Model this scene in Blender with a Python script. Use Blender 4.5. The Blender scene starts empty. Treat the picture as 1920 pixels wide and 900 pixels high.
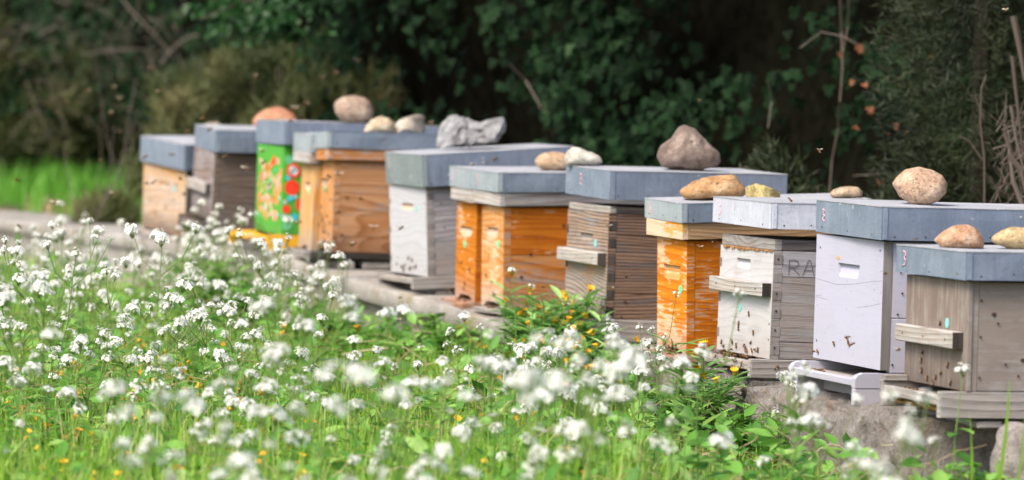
import bpy, bmesh, math, random
import numpy as np
from mathutils import Vector, Matrix, noise
from mathutils.geometry import tessellate_polygon

S = bpy.context.scene
COL = S.collection

# ------------------------------------------------------------------ camera
# World: camera at the origin (eye about 0.92 m above the meadow), X right, Y away, Z up, metres.
FPX = 7800.0                                   # focal length in pixels of a 1920 px wide frame
PITCH = math.atan(300.0 / FPX)
ROLL = 0.027
cam_d = bpy.data.cameras.new('camera')
cam_d.sensor_width = 36.0
cam_d.lens = FPX / 1920.0 * 36.0
cam_d.clip_start = 0.1
cam_d.clip_end = 1000.0
cam_d.dof.use_dof = True
cam_d.dof.focus_distance = 10.4
cam_d.dof.aperture_fstop = 3.9
cam = bpy.data.objects.new('camera', cam_d)
COL.objects.link(cam)
Fw = Vector((0, math.cos(PITCH), -math.sin(PITCH)))
R0 = Vector((1, 0, 0))
U0 = Vector((0, math.sin(PITCH), math.cos(PITCH)))
Rv = R0 * math.cos(ROLL) + U0 * math.sin(ROLL)
Uv = U0 * math.cos(ROLL) - R0 * math.sin(ROLL)
cam.matrix_world = Matrix(((Rv.x, Uv.x, -Fw.x, 0), (Rv.y, Uv.y, -Fw.y, 0), (Rv.z, Uv.z, -Fw.z, 0), (0, 0, 0, 1)))
S.camera = cam

# ------------------------------------------------------------------ light
SUN_EL, SUN_AZ = math.radians(50), math.radians(224)     # azimuth clockwise from +Y: behind the camera, to the left
wd = bpy.data.worlds.new('World')
S.world = wd
wd.use_nodes = True
wn = wd.node_tree
bg = wn.nodes['Background']
sky = wn.nodes.new('ShaderNodeTexSky')
sky.sky_type = 'NISHITA'
sky.sun_disc = False
sky.sun_elevation = SUN_EL
sky.sun_rotation = SUN_AZ
sky.air_density = 1.0
sky.dust_density = 4.0
sky.ozone_density = 1.0
wn.links.new(sky.outputs['Color'], bg.inputs['Color'])
bg.inputs['Strength'].default_value = 0.15
sun_d = bpy.data.lights.new('sun', 'SUN')
sun_d.energy = 1.9
sun_d.angle = math.radians(22)
sun_d.color = (1.0, 0.91, 0.77)
sun = bpy.data.objects.new('sun', sun_d)
COL.objects.link(sun)
sdir = Vector((math.sin(SUN_AZ) * math.cos(SUN_EL), math.cos(SUN_AZ) * math.cos(SUN_EL), math.sin(SUN_EL)))
sun.rotation_euler = sdir.to_track_quat('Z', 'Y').to_euler()
S.view_settings.view_transform = 'Standard'
S.view_settings.look = 'None'
S.view_settings.exposure = 1.08
S.view_settings.gamma = 1.0
S.view_settings.use_curve_mapping = False
S.cycles.use_denoising = True
S.cycles.max_bounces = 6
S.cycles.transparent_max_bounces = 8

# Measured boxes: near front corner at the base (x, y, z), yaw, rise along the front, rise along the side, width, length, height
FIT = {
    'A': {'body': [-1.2671, 16.0909, -0.648, 0.4661, 0.0533, 0.0197, 0.4472, 0.5, 0.2601], 'lid': [-1.2709, 16.0453, -0.3842, 0.4503, 0.05, 0.0195, 0.4826, 0.55, 0.1007]},
    'B': {'body': [-1.1183, 15.4433, -0.5537, 0.2516, 0.0298, -0.0258, 0.4334, 0.52, 0.2554], 'lid': [-1.1078, 15.4093, -0.2968, 0.2387, 0.0245, 0.0035, 0.4772, 0.57, 0.0835]},
    'G': {'body': [-0.8258, 14.8595, -0.5747, 0.2792, -0.0018, -0.0084, 0.4304, 0.52, 0.3172], 'lid': [-0.8243, 14.8312, -0.2517, 0.2694, -0.0031, -0.0105, 0.4785, 0.57, 0.0844]},
    'C1': {'body': [-0.7043, 14.6054, -0.6159, 0.2933, 0.0098, -0.0217, 0.192, 0.5, 0.2988], 'rim': [-0.7166, 14.5829, -0.3127, 0.3033, 0.0115, -0.019, 0.2391, 0.535, 0.0411], 'lid': [-0.7139, 14.5765, -0.2739, 0.3003, 0.0156, -0.0176, 0.2488, 0.545, 0.063]},
    'C2': {'body': [-0.627, 14.463, -0.6145, 0.3423, -0.0303, -0.0199, 0.2043, 0.5, 0.3164], 'rim': [-0.6464, 14.4512, -0.2949, 0.3471, -0.0326, -0.0022, 0.2381, 0.535, 0.0428], 'lid': [-0.6503, 14.4469, -0.2525, 0.3483, -0.0366, -0.0103, 0.2342, 0.3887, 0.0595]},
    'D': {'body': [-0.2733, 13.6358, -0.6527, 0.3076, -0.0109, 0.0445, 0.4405, 0.5, 0.2936], 'lid': [-0.2947, 13.6043, -0.3582, 0.2888, -0.0038, 0.075, 0.4733, 0.5215, 0.1067]},
    'E1': {'body': [-0.1132, 13.2367, -0.7101, 0.3183, 0.0217, 0.011, 0.2112, 0.5, 0.313], 'rim': [-0.1292, 13.2081, -0.3947, 0.3128, 0.0248, 0.0115, 0.2358, 0.535, 0.0441], 'lid': [-0.1289, 13.2007, -0.3501, 0.3218, 0.0143, 0.0125, 0.2464, 0.545, 0.0638]},
    'E2': {'body': [-0.0224, 13.0007, -0.7172, 0.3521, 0.0028, 0.0192, 0.2019, 0.5, 0.318], 'rim': [-0.0409, 12.9763, -0.3956, 0.3597, 0.0147, 0.027, 0.2447, 0.535, 0.0441], 'lid': [-0.048, 12.9694, -0.3513, 0.3391, 0.0106, 0.0195, 0.2417, 0.545, 0.0617]},
    'H': {'body': [0.2779, 12.1484, -0.691, 0.269, -0.0034, -0.0139, 0.432, 0.5, 0.3297], 'lid': [0.2805, 12.1216, -0.341, 0.2609, 0.0076, -0.0002, 0.4785, 0.5442, 0.0854]},
    'I': {'body': [0.4893, 11.4476, -0.7452, 0.3708, 0.0147, 0.0341, 0.2053, 0.5, 0.3154], 'rim': [0.4669, 11.4184, -0.4268, 0.3793, 0.0174, 0.0341, 0.2469, 0.535, 0.0482], 'lid': [0.465, 11.4098, -0.38, 0.3653, 0.0207, 0.0387, 0.2648, 0.5723, 0.0549]},
    'P': {'body': [0.6753, 10.7661, -0.7051, 0.2761, -0.0073, -0.0165, 0.429, 0.5, 0.3116], 'lid': [0.6669, 10.7413, -0.3664, 0.2712, -0.0, -0.0031, 0.4781, 0.55, 0.0687]},
    'K': {'body': [0.8798, 9.837, -0.6706, 0.2928, -0.0019, -0.0022, 0.4445, 0.5, 0.3125], 'lid': [0.8693, 9.8071, -0.354, 0.2599, 0.0013, -0.0032, 0.4705, 0.55, 0.0796]},
    'L': {'body': [1.0066, 9.128, -0.657, 0.2264, -0.0155, -0.0017, 0.4306, 0.5, 0.2419], 'lid': [0.9941, 9.1017, -0.4118, 0.228, -0.0104, 0.0061, 0.4778, 0.55, 0.0635]},
}

def project(P):
    d = P.dot(Fw)
    return 960 + FPX * P.dot(Rv) / d, 450 - FPX * P.dot(Uv) / d

def at(px, py, D):
    r = Fw + Rv * ((px - 960) / FPX) - Uv * ((py - 450) / FPX)
    return r * (D / r.y)

def row_depth(px):
    return 13 * (1 + .000343 * (944 - px))

# ------------------------------------------------------------------ materials
class G:
    def __init__(s, name, rough=0.8, metal=0.0, spec=0.3):
        s.m = bpy.data.materials.new(name)
        s.m.use_nodes = True
        s.nt = s.m.node_tree
        s.b = s.nt.nodes['Principled BSDF']
        s.b.inputs['Roughness'].default_value = rough
        s.b.inputs['Metallic'].default_value = metal
        s.b.inputs['Specular IOR Level'].default_value = spec
    def n(s, t, **kw):
        nd = s.nt.nodes.new('ShaderNode' + t)
        for k, v in kw.items():
            if k.startswith('_'):
                setattr(nd, k[1:], v)
            else:
                key = int(k[1:]) if k[0] == 'i' and k[1:].isdigit() else k
                s.set(nd.inputs[key], v)
        return nd
    def set(s, inp, v):
        if isinstance(v, bpy.types.NodeSocket):
            s.nt.links.new(v, inp)
        elif isinstance(v, bpy.types.Node):
            s.nt.links.new(v.outputs[0], inp)
        else:
            inp.default_value = v
    def math(s, op, a, b=0.0, clamp=False):
        return s.n('Math', _operation=op, _use_clamp=clamp, i0=a, i1=b).outputs[0]
    def vec(s, op, a, b):
        return s.n('VectorMath', _operation=op, i0=a, i1=b).outputs[0]
    def noise(s, v, scale=1.0, detail=3.0, rough=0.55, dist=0.0):
        return s.n('TexNoise', Vector=v, Scale=scale, Detail=detail, Roughness=rough, Distortion=dist).outputs[0]
    def step(s, x, lo, hi):
        nd = s.n('MapRange', i0=x, i1=lo, i2=hi)
        nd.clamp = True
        return nd.outputs[0]
    def mix(s, f, a, b):
        nd = s.nt.nodes.new('ShaderNodeMix')
        nd.data_type = 'RGBA'
        s.set(nd.inputs[0], f)
        for i, c in ((6, a), (7, b)):
            if isinstance(c, tuple) and len(c) == 3:
                c = (*c, 1)
            s.set(nd.inputs[i], c)
        return nd.outputs[2]
    def ramp(s, f, stops):
        nd = s.nt.nodes.new('ShaderNodeValToRGB')
        el = nd.color_ramp.elements
        while len(el) < len(stops):
            el.new(0.5)
        for e, (p, c) in zip(el, stops):
            e.position = p
            e.color = (*c, 1)
        s.set(nd.inputs[0], f)
        return nd.outputs[0]
    def bump(s, h, dist=0.002, strength=0.6):
        nd = s.n('Bump', Height=h, Distance=dist, Strength=strength)
        s.nt.links.new(nd.outputs[0], s.b.inputs['Normal'])
    def color(s, c):
        if isinstance(c, tuple) and len(c) == 3:
            c = (*c, 1)
        s.set(s.b.inputs['Base Color'], c)

def coords(g, rnd=True):
    tc = g.n('TexCoord').outputs['Object']
    if rnd:
        oi = g.n('ObjectInfo').outputs['Random']
        off = g.vec('MULTIPLY', g.n('CombineXYZ', i0=oi, i1=oi, i2=oi).outputs[0], (37.0, 53.0, 71.0))
        return tc, g.vec('ADD', tc, off)
    return tc, tc

def wood(name, dark, mid, light, axis='x', rings=55.0, warp=2.5, grey=None, grey_amt=0.0, flake=None, flake_amt=0.0,
         base_dirt=None, fine_amt=0.45, top_col=None, bump=1.0, rough=0.8, ring_amt=0.75):
    g = G(name, rough)
    tc, co = coords(g)
    al = {'x': 0, 'y': 1, 'z': 2}[axis]
    def sc(a, c):
        v = [c, c, c]
        v[al] = a
        return g.vec('MULTIPLY', co, tuple(v))
    sep = g.n('SeparateXYZ', i0=co)
    across = {'x': 2, 'y': 2, 'z': 1}[axis]
    w1 = g.noise(sc(1.3, 6.0), 1.0, 1.0, 0.5)
    pos = g.math('MULTIPLY', sep.outputs[across], rings)
    ph = g.math('ADD', pos, g.math('MULTIPLY', w1, warp * 4))
    fr = g.math('FRACT', ph)
    # early wood ramps slowly, late wood drops sharply
    ring = g.math('MULTIPLY', g.math('POWER', fr, 2.2), g.step(fr, 1.0, 0.90))
    fine = g.noise(sc(14.0, 420.0), 1.0, 4.0, 0.65)
    fib = g.noise(sc(3.0, 90.0), 1.0, 4.0, 0.6)
    f = g.math('ADD', g.math('MULTIPLY', ring, ring_amt), g.math('MULTIPLY', g.math('SUBTRACT', fine, 0.5), fine_amt * 2.2))
    f = g.math('ADD', f, g.math('MULTIPLY', g.math('SUBTRACT', fib, 0.45), 1.1), True)
    col = g.ramp(f, [(0.0, light), (0.45, mid), (1.0, dark)])
    blot = g.noise(sc(5.0, 9.0), 1.0, 4.0, 0.6)
    col = g.mix(g.math('MULTIPLY', g.step(blot, 0.45, 0.75), 0.35), col, tuple(c * 0.55 for c in mid))
    if top_col:
        zz = g.n('SeparateXYZ', i0=tc).outputs[2]
        t = g.math('ADD', zz, g.math('MULTIPLY', g.math('SUBTRACT', blot, 0.5), 0.25))
        col = g.mix(g.math('MULTIPLY', g.step(t, top_col[1], top_col[2]), 0.85), col, top_col[0])
    if grey is not None:
        gn = g.noise(sc(7.0, 16.0), 1.0, 5.0, 0.65)
        gf = g.step(g.math('ADD', gn, g.math('MULTIPLY', g.math('SUBTRACT', fib, 0.5), 0.9)), 0.62 - grey_amt * 0.4, 0.78 - grey_amt * 0.4)
        col = g.mix(gf, col, g.mix(f, tuple(min(1, c * 1.2) for c in grey), tuple(c * 0.5 for c in grey)))
    h = f
    if flake is not None:
        fn = g.noise(sc(16.0, 130.0), 1.0, 3.0, 0.6, 0.4)
        pn = g.noise(co, 7.0, 2.0)
        ff = g.step(g.math('ADD', fn, g.math('MULTIPLY', g.math('SUBTRACT', pn, 0.5), 0.9)), 0.66 - flake_amt * 0.3, 0.70 - flake_amt * 0.3)
        col = g.mix(g.math('MULTIPLY', ff, 0.8), col, flake)
    if base_dirt is not None:
        zz = g.n('SeparateXYZ', i0=tc).outputs[2]
        t = g.math('ADD', zz, g.math('MULTIPLY', g.math('SUBTRACT', blot, 0.5), 0.14))
        col = g.mix(g.math('MULTIPLY', g.step(t, 0.09, 0.0), 0.75), col, base_dirt)
    spk = g.noise(co, 260.0, 2.0, 0.7)
    col = g.mix(g.math('MULTIPLY', g.step(spk, 0.68, 0.74), 0.5), col, tuple(c * 0.3 for c in mid))
    hs = g.n('HueSaturation', Color=col, Saturation=1.14, Value=0.88)
    g.color(hs.outputs[0])
    g.bump(h, 0.0016 * bump, 0.8)
    return g.m

def painted(name, col, under, wear=0.3, cracks=0.3, axis='y', rings=50.0):
    g = G(name, 0.6)
    tc, co = coords(g)
    al = {'x': 0, 'y': 1, 'z': 2}[axis]
    def sc(a, c):
        v = [c, c, c]
        v[al] = a
        return g.vec('MULTIPLY', co, tuple(v))
    sep = g.n('SeparateXYZ', i0=co)
    w1 = g.noise(sc(1.5, 6.0), 1.0, 1.0, 0.5)
    fr = g.math('FRACT', g.math('ADD', g.math('MULTIPLY', sep.outputs[2 if axis != 'z' else 1], rings), g.math('MULTIPLY', w1, 11.0)))
    ring = g.math('MULTIPLY', g.math('POWER', fr, 3.0), g.step(fr, 1.0, 0.92))
    fib = g.noise(sc(4.0, 160.0), 1.0, 4.0, 0.65)
    stain = g.noise(co, 6.0, 4.0, 0.6)
    c = g.mix(g.math('MULTIPLY', ring, cracks), col, tuple(x * 0.62 for x in col))
    c = g.mix(g.step(g.math('ADD', fib, g.math('MULTIPLY', g.math('SUBTRACT', stain, 0.5), 1.2)), 0.75 - wear * 0.4, 0.95 - wear * 0.3), c, under)
    c = g.mix(g.math('MULTIPLY', g.step(stain, 0.5, 0.85), 0.35), c, tuple(x * 0.7 for x in col))
    brush = g.noise(sc(9.0, 300.0), 1.0, 4.0, 0.7)
    c = g.mix(g.math('MULTIPLY', g.step(brush, 0.50, 0.68), 0.30), c, under)
    zz = g.n('SeparateXYZ', i0=tc).outputs[2]
    dz = g.math('ADD', zz, g.math('MULTIPLY', g.math('SUBTRACT', stain, 0.5), 0.22))
    c = g.mix(g.math('MULTIPLY', g.step(dz, 0.10, -0.02), 0.55), c, under)
    spl = g.noise(co, 90.0, 3.0, 0.7)
    c = g.mix(g.math('MULTIPLY', g.step(spl, 0.66, 0.71), 0.7), c, tuple(x * 0.45 for x in under))
    crk = g.noise(sc(2.0, 120.0), 1.0, 3.0, 0.7, 0.6)
    c = g.mix(g.step(crk, 0.735, 0.76), c, (0.05, 0.045, 0.04))
    g.color(c)
    g.bump(g.math('ADD', g.math('MULTIPLY', ring, cracks), g.math('MULTIPLY', fib, 0.6)), 0.0007, 0.5)
    return g.m

def zinc(name, a, b, c3, rough=0.5, metal=0.25, stain=0.5):
    g = G(name, rough, metal, 0.5)
    tc, co = coords(g)
    n1 = g.noise(co, 9.0, 5.0, 0.65)
    n2 = g.noise(g.vec('MULTIPLY', co, (60.0, 60.0, 12.0)), 1.0, 4.0, 0.7)
    n3 = g.noise(co, 120.0, 3.0, 0.7)
    f = g.math('ADD', g.math('MULTIPLY', n1, 0.6), g.math('MULTIPLY', n2, 0.4))
    col = g.ramp(f, [(0.30, a), (0.5, b), (0.68, c3)])
    col = g.mix(g.math('MULTIPLY', g.step(n3, 0.56, 0.68), stain), col, tuple(x * 0.62 for x in a))
    n4 = g.noise(g.vec('MULTIPLY', co, (22.0, 22.0, 40.0)), 1.0, 3.0, 0.6, 0.5)
    col = g.mix(g.math('MULTIPLY', g.step(n4, 0.68, 0.72), 0.6), col, (0.42, 0.43, 0.42))
    n5 = g.noise(g.vec('MULTIPLY', co, (70.0, 70.0, 4.0)), 1.0, 3.0, 0.6)
    col = g.mix(g.math('MULTIPLY', g.step(n5, 0.56, 0.70), 0.16), col, tuple(min(.8, x * 1.5) for x in c3))
    col = g.mix(g.math('MULTIPLY', g.step(n5, 0.40, 0.30), 0.18), col, tuple(x * 0.6 for x in a))
    col = g.mix(g.math('MULTIPLY', g.step(n4, 0.32, 0.27), 0.6), col, (0.16, 0.10, 0.07))
    n6 = g.noise(co, 38.0, 2.0, 0.5)
    col = g.mix(g.math('MULTIPLY', g.step(n6, 0.735, 0.75), 0.8), col, (0.62, 0.60, 0.54))
    g.color(col)
    g.set(g.b.inputs['Roughness'], g.math('ADD', g.math('MULTIPLY', n3, 0.35), rough - 0.15))
    g.bump(g.math('ADD', n1, g.math('MULTIPLY', n3, 0.1)), 0.003, 0.5)
    return g.m

def stone_mat(name, a, b, c3, scale=14.0, pits=0.0, rough=0.75, bump=0.002, lum=1.0):
    g = G(name, rough)
    a, b, c3 = (tuple(x * k for x in c) for c, k in ((a, .55 * lum), (b, .76 * lum), (c3, .96 * lum)))
    tc, co = coords(g, False)
    n1 = g.noise(co, scale, 5.0, 0.6, 0.6)
    n2 = g.noise(co, scale * 14, 4.0, 0.7)
    n3 = g.noise(co, scale * 2.3, 3.0, 0.6, 1.2)
    col = g.ramp(n1, [(0.32, a), (0.5, b), (0.68, c3)])
    col = g.mix(g.math('MULTIPLY', g.step(n2, 0.52, 0.62), 0.6), col, tuple(x * 0.5 for x in a))
    col = g.mix(g.math('MULTIPLY', g.step(n3, 0.64, 0.72), 0.4), col, tuple(min(0.8, x * 1.35) for x in c3))
    h = n2
    if pits:
        v = g.n('TexVoronoi', Vector=co, Scale=scale * 2.2)
        pit = g.math('MULTIPLY', g.step(v.outputs['Distance'], 0.22, 0.12), g.step(g.noise(co, scale * 1.1, 2.0), 0.5, 0.6))
        col = g.mix(g.math('MULTIPLY', pit, pits), col, tuple(x * 0.25 for x in a))
        h = g.math('SUBTRACT', n2, g.math('MULTIPLY', pit, 3.0))
    crev = g.noise(co, scale * 5, 5.0, 0.75, 0.8)
    col = g.mix(g.math('MULTIPLY', g.step(crev, 0.47, 0.36), 0.55), col, tuple(x * 0.4 for x in a))
    g.color(col)
    g.bump(g.math('ADD', h, g.math('MULTIPLY', crev, 1.5)), bump * 1.8, 0.8)
    return g.m

def leafy(name, cols, rough=0.5, trans=0.35, attr='tint', spec=0.35, noise_scale=None):
    """foliage: the colour follows a per-leaf 'tint' value stored on the mesh"""
    g = G(name, rough, 0.0, spec)
    at_ = g.nt.nodes.new('ShaderNodeAttribute')
    at_.attribute_name = attr
    f = at_.outputs['Fac']
    n = len(cols)
    col = g.ramp(f, [(i / (n - 1), c) for i, c in enumerate(cols)])
    g.color(col)
    out = g.nt.nodes['Material Output']
    tr = g.n('BsdfTranslucent', Color=col)
    ms = g.nt.nodes.new('ShaderNodeMixShader')
    ms.inputs[0].default_value = trans
    g.nt.links.new(g.b.outputs[0], ms.inputs[1])
    g.nt.links.new(tr.outputs[0], ms.inputs[2])
    g.nt.links.new(ms.outputs[0], out.inputs['Surface'])
    return g.m

def flat(name, c, rough=0.7, var=0.15, metal=0.0, scale=60.0, spec=0.25):
    g = G(name, rough, metal, spec)
    tc, co = coords(g)
    nn = g.noise(co, scale, 3.0, 0.6)
    g.color(g.mix(g.step(nn, 0.35, 0.65), tuple(x * (1 - var) for x in c), tuple(min(1, x * (1 + var)) for x in c)))
    return g.m

# ------------------------------------------------------------------ object helpers
def tag(o, label=None, cat=None, group=None, kind=None):
    if label: o['label'] = label
    if cat: o['category'] = cat
    if group: o['group'] = group
    if kind: o['kind'] = kind
    return o

def thing(name, label, cat, mat=None, group=None):
    o = bpy.data.objects.new(name, None)
    o.empty_display_size = 0.05
    COL.objects.link(o)
    if mat is not None: o.matrix_world = mat
    return tag(o, label, cat, group)

def mesh(name, verts, faces, mats, parent=None, local=None, smooth=False, midx=None, tint=None):
    me = bpy.data.meshes.new(name)
    me.from_pydata([tuple(v) for v in verts], [], [tuple(f) for f in faces])
    for m in (mats if isinstance(mats, (list, tuple)) else [mats]):
        me.materials.append(m)
    if midx is not None:
        me.polygons.foreach_set('material_index', np.asarray(midx, dtype=np.int32))
    if smooth:
        me.polygons.foreach_set('use_smooth', [True] * len(me.polygons))
    if tint is not None:
        a = me.attributes.new('tint', 'FLOAT', 'POINT')
        a.data.foreach_set('value', np.asarray(tint, dtype=np.float32))
    me.update()
    return link(name, me, parent, local)

def link(name, me, parent=None, local=None):
    o = bpy.data.objects.new(name, me)
    COL.objects.link(o)
    if parent is not None: o.parent = parent
    if local is not None:
        if parent is not None: o.matrix_local = local
        else: o.matrix_world = local
    return o

def bevel_mesh(o, w, seg=2):
    bm = bmesh.new()
    bm.from_mesh(o.data)
    bmesh.ops.bevel(bm, geom=bm.edges[:], offset=w, segments=seg, affect='EDGES', profile=0.6)
    bm.to_mesh(o.data)
    bm.free()
    return o

def box(name, x0, x1, y0, y1, z0, z1, mat, parent=None, local=None, bev=0.0015, jit=0.0, rng=random):
    v = [Vector((x, y, z)) for z in (z0, z1) for y in (y0, y1) for x in (x0, x1)]
    if jit:
        v = [p + Vector((rng.uniform(-jit, jit), rng.uniform(-jit, jit), rng.uniform(-jit, jit))) for p in v]
    f = [(0, 2, 3, 1), (4, 5, 7, 6), (0, 1, 5, 4), (2, 6, 7, 3), (0, 4, 6, 2), (1, 3, 7, 5)]
    o = mesh(name, v, f, mat, parent, local)
    if bev: bevel_mesh(o, bev, 1)
    return o

def panel(name, outline, holes, x0, x1, depth, mats, parent, swap=None, bev=0.0):
    """board in the YZ plane, front face at x0, back at x1, with recesses cut 'depth' deep whose floor slants out at the bottom"""
    polys = [[Vector((y, z, 0)) for y, z in outline]] + [[Vector((y, z, 0)) for y, z in h] for h in holes]
    flatp = [p for pl in polys for p in pl]
    tris = tessellate_polygon(polys)
    n0 = len(flatp)
    V = [(x0, p.x, p.y) for p in flatp] + [(x1, p.x, p.y) for p in flatp[:len(outline)]]
    F, MI = [], []
    for t in tris:
        a, b, c = (Vector((0, flatp[i].x, flatp[i].y)) for i in t)
        nrm = (b - a).cross(c - a)
        F.append(t if nrm.x < 0 else t[::-1]); MI.append(0)
    n = len(outline)
    area = sum(outline[i][0] * outline[(i + 1) % n][1] - outline[(i + 1) % n][0] * outline[i][1] for i in range(n))
    for i in range(n):
        j = (i + 1) % n
        F.append((i, n0 + i, n0 + j, j) if area < 0 else (i, j, n0 + j, n0 + i)); MI.append(2 if outline[i][0] < 1e-6 and outline[j][0] < 1e-6 and len(mats) > 2 else 0)
    back = tessellate_polygon([[Vector((y, z, 0)) for y, z in outline]])
    for t in back:
        a, b, c = (Vector((0, outline[i][0], outline[i][1])) for i in t)
        nrm = (b - a).cross(c - a)
        tt = t if nrm.x > 0 else t[::-1]
        F.append(tuple(n0 + i for i in tt)); MI.append(0)
    base = len(outline)
    for h in holes:
        k = len(h)
        zt = max(p[1] for p in h); zb = min(p[1] for p in h)
        s = len(V)
        for y, z in h:
            t = (z - zb) / (zt - zb)
            V.append((x0 + depth * (0.12 + 0.88 * t), y, z))
        ha = sum(h[i][0] * h[(i + 1) % k][1] - h[(i + 1) % k][0] * h[i][1] for i in range(k))
        for i in range(k):
            j = (i + 1) % k
            q = (base + i, base + j, s + j, s + i)
            F.append(q if ha < 0 else q[::-1]); MI.append(1)
        tr = tessellate_polygon([[Vector((y, z, 0)) for y, z in h]])
        for t in tr:
            a, b, c = (Vector((0, h[i][0], h[i][1])) for i in t)
            nrm = (b - a).cross(c - a)
            tt = t if nrm.x < 0 else t[::-1]
            F.append(tuple(s + i for i in tt)); MI.append(1)
        base += k
    return mesh(name, V, F, mats, parent, None, midx=MI)

def disc_geo(c, ax, ay, nrm, th, n=14):
    """thin disc: returns verts, faces"""
    V = [c + ax * math.cos(2 * math.pi * i / n) + ay * math.sin(2 * math.pi * i / n) + nrm * th for i in range(n)]
    V += [c + ax * math.cos(2 * math.pi * i / n) + ay * math.sin(2 * math.pi * i / n) for i in range(n)]
    F = [tuple(range(n))] + [(i, n + i, n + (i + 1) % n, (i + 1) % n) for i in range(n)]
    return V, F

def strokes(name, polylines, origin, ax, ay, nrm, w, th, mat, parent, local=None):
    """thin raised ribbons following 2D polylines on a plane (marks and lettering)"""
    V, F = [], []
    for pl in polylines:
        for (a, b) in zip(pl[:-1], pl[1:]):
            A = Vector(a); B = Vector(b)
            d = (B - A)
            if d.length < 1e-6: continue
            d.normalize()
            p = Vector((-d.y, d.x)) * w / 2
            A2 = A - d * w * 0.3; B2 = B + d * w * 0.3
            s = len(V)
            for q in (A2 + p, A2 - p, B2 - p, B2 + p):
                V.append(origin + ax * q.x + ay * q.y + nrm * th)
            for q in (A2 + p, A2 - p, B2 - p, B2 + p):
                V.append(origin + ax * q.x + ay * q.y)
            F += [(s, s + 1, s + 2, s + 3)] + [(s + i, s + 4 + i, s + 4 + (i + 1) % 4, s + (i + 1) % 4) for i in range(4)]
    return mesh(name, V, F, mat, parent, local)

class MB:
    """collects many small shapes into one mesh"""
    def __init__(s): s.V, s.F, s.M, s.T = [], [], [], []
    def add(s, V, F, mi=0, tint=0.5):
        k = len(s.V)
        s.V += [tuple(v) for v in V]
        s.F += [tuple(i + k for i in f) for f in F]
        s.M += [mi] * len(F)
        s.T += [tint] * len(V)
    def tube(s, pts, r0, r1, n=4, mi=0, tint=0.5, cap=False):
        pts = [Vector(p) for p in pts]
        V, F = [], []
        m = len(pts)
        for i, p in enumerate(pts):
            d = (pts[min(i + 1, m - 1)] - pts[max(i - 1, 0)])
            if d.length < 1e-9: d = Vector((0, 0, 1))
            d.normalize()
            a = d.cross(Vector((0.31, 0.9, 0.2))).normalized()
            b = d.cross(a)
            r = r0 + (r1 - r0) * i / (m - 1)
            for k in range(n):
                t = 2 * math.pi * k / n
                V.append(p + a * math.cos(t) * r + b * math.sin(t) * r)
        for i in range(m - 1):
            for k in range(n):
                F.append((i * n + k, i * n + (k + 1) % n, (i + 1) * n + (k + 1) % n, (i + 1) * n + k))
        if cap: F.append(tuple(range((m - 1) * n, m * n)))
        s.add(V, F, mi, tint)
    def ribbon(s, pts, widths, side, mi=0, tint=0.5, fold=0.0):
        V, F = [], []
        for p, w in zip(pts, widths):
            V.append(p - side * w / 2)
            V.append(p + side * w / 2)
        for i in range(len(pts) - 1):
            F.append((2 * i, 2 * i + 1, 2 * i + 3, 2 * i + 2))
        s.add(V, F, mi, tint)
    def build(s, name, mats, parent=None, local=None, smooth=False):
        return mesh(name, s.V, s.F, mats, parent, local, smooth, s.M, s.T)

def frame(p):
    """object matrix from a measured box: local x runs back along the side, y along the front, z up"""
    yaw, tu, tv = p[3:6]
    u = Vector((-math.sin(yaw), math.cos(yaw), tu)).normalized()
    v = Vector((math.cos(yaw), math.sin(yaw), tv))
    v = (v - u * v.dot(u)).normalized()
    w = v.cross(u)
    return Matrix(((v.x, u.x, w.x, p[0]), (v.y, u.y, w.y, p[1]), (v.z, u.z, w.z, p[2]), (0, 0, 0, 1)))

# ------------------------------------------------------------------ material library
GREY = (0.30, 0.29, 0.30)
M = {}
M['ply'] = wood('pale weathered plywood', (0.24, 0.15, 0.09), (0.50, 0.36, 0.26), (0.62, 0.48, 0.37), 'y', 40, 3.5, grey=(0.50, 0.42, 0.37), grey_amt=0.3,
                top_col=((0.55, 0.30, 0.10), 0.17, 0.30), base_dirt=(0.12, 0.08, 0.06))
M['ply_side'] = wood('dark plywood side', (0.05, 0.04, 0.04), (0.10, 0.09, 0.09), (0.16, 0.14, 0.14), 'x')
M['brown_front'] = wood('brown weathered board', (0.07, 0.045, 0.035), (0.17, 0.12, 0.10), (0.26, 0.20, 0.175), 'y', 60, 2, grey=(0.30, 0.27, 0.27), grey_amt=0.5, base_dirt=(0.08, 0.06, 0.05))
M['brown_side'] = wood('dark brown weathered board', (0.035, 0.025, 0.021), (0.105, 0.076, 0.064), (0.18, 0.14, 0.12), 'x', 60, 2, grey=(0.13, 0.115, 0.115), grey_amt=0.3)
M['pale_bar'] = wood('silvery bare wood', (0.14, 0.12, 0.11), (0.35, 0.31, 0.275), (0.47, 0.43, 0.395), 'y', 90, 1.2, grey=(0.42, 0.40, 0.39), grey_amt=0.4, rough=0.85)
M['end_grain'] = wood('dark end grain', (0.014, 0.011, 0.010), (0.035, 0.028, 0.026), (0.075, 0.062, 0.056), 'z', 180, 1.0)
M['end_grey'] = wood('grey end grain', (0.09, 0.075, 0.07), (0.19, 0.17, 0.165), (0.27, 0.25, 0.245), 'z', 180, 1.0)
M['yellow_wood'] = wood('honey varnished board', (0.36, 0.18, 0.07), (0.56, 0.32, 0.14), (0.64, 0.43, 0.24), 'z', 50, 1.5, grey=(0.56, 0.50, 0.42), grey_amt=0.1, base_dirt=(0.35, 0.30, 0.26))
M['tan_wood'] = wood('tan varnished board', (0.30, 0.12, 0.05), (0.52, 0.26, 0.11), (0.62, 0.36, 0.20), 'z', 45, 1.8, grey=(0.55, 0.42, 0.36), grey_amt=0.15, base_dirt=(0.30, 0.22, 0.18))
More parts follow.
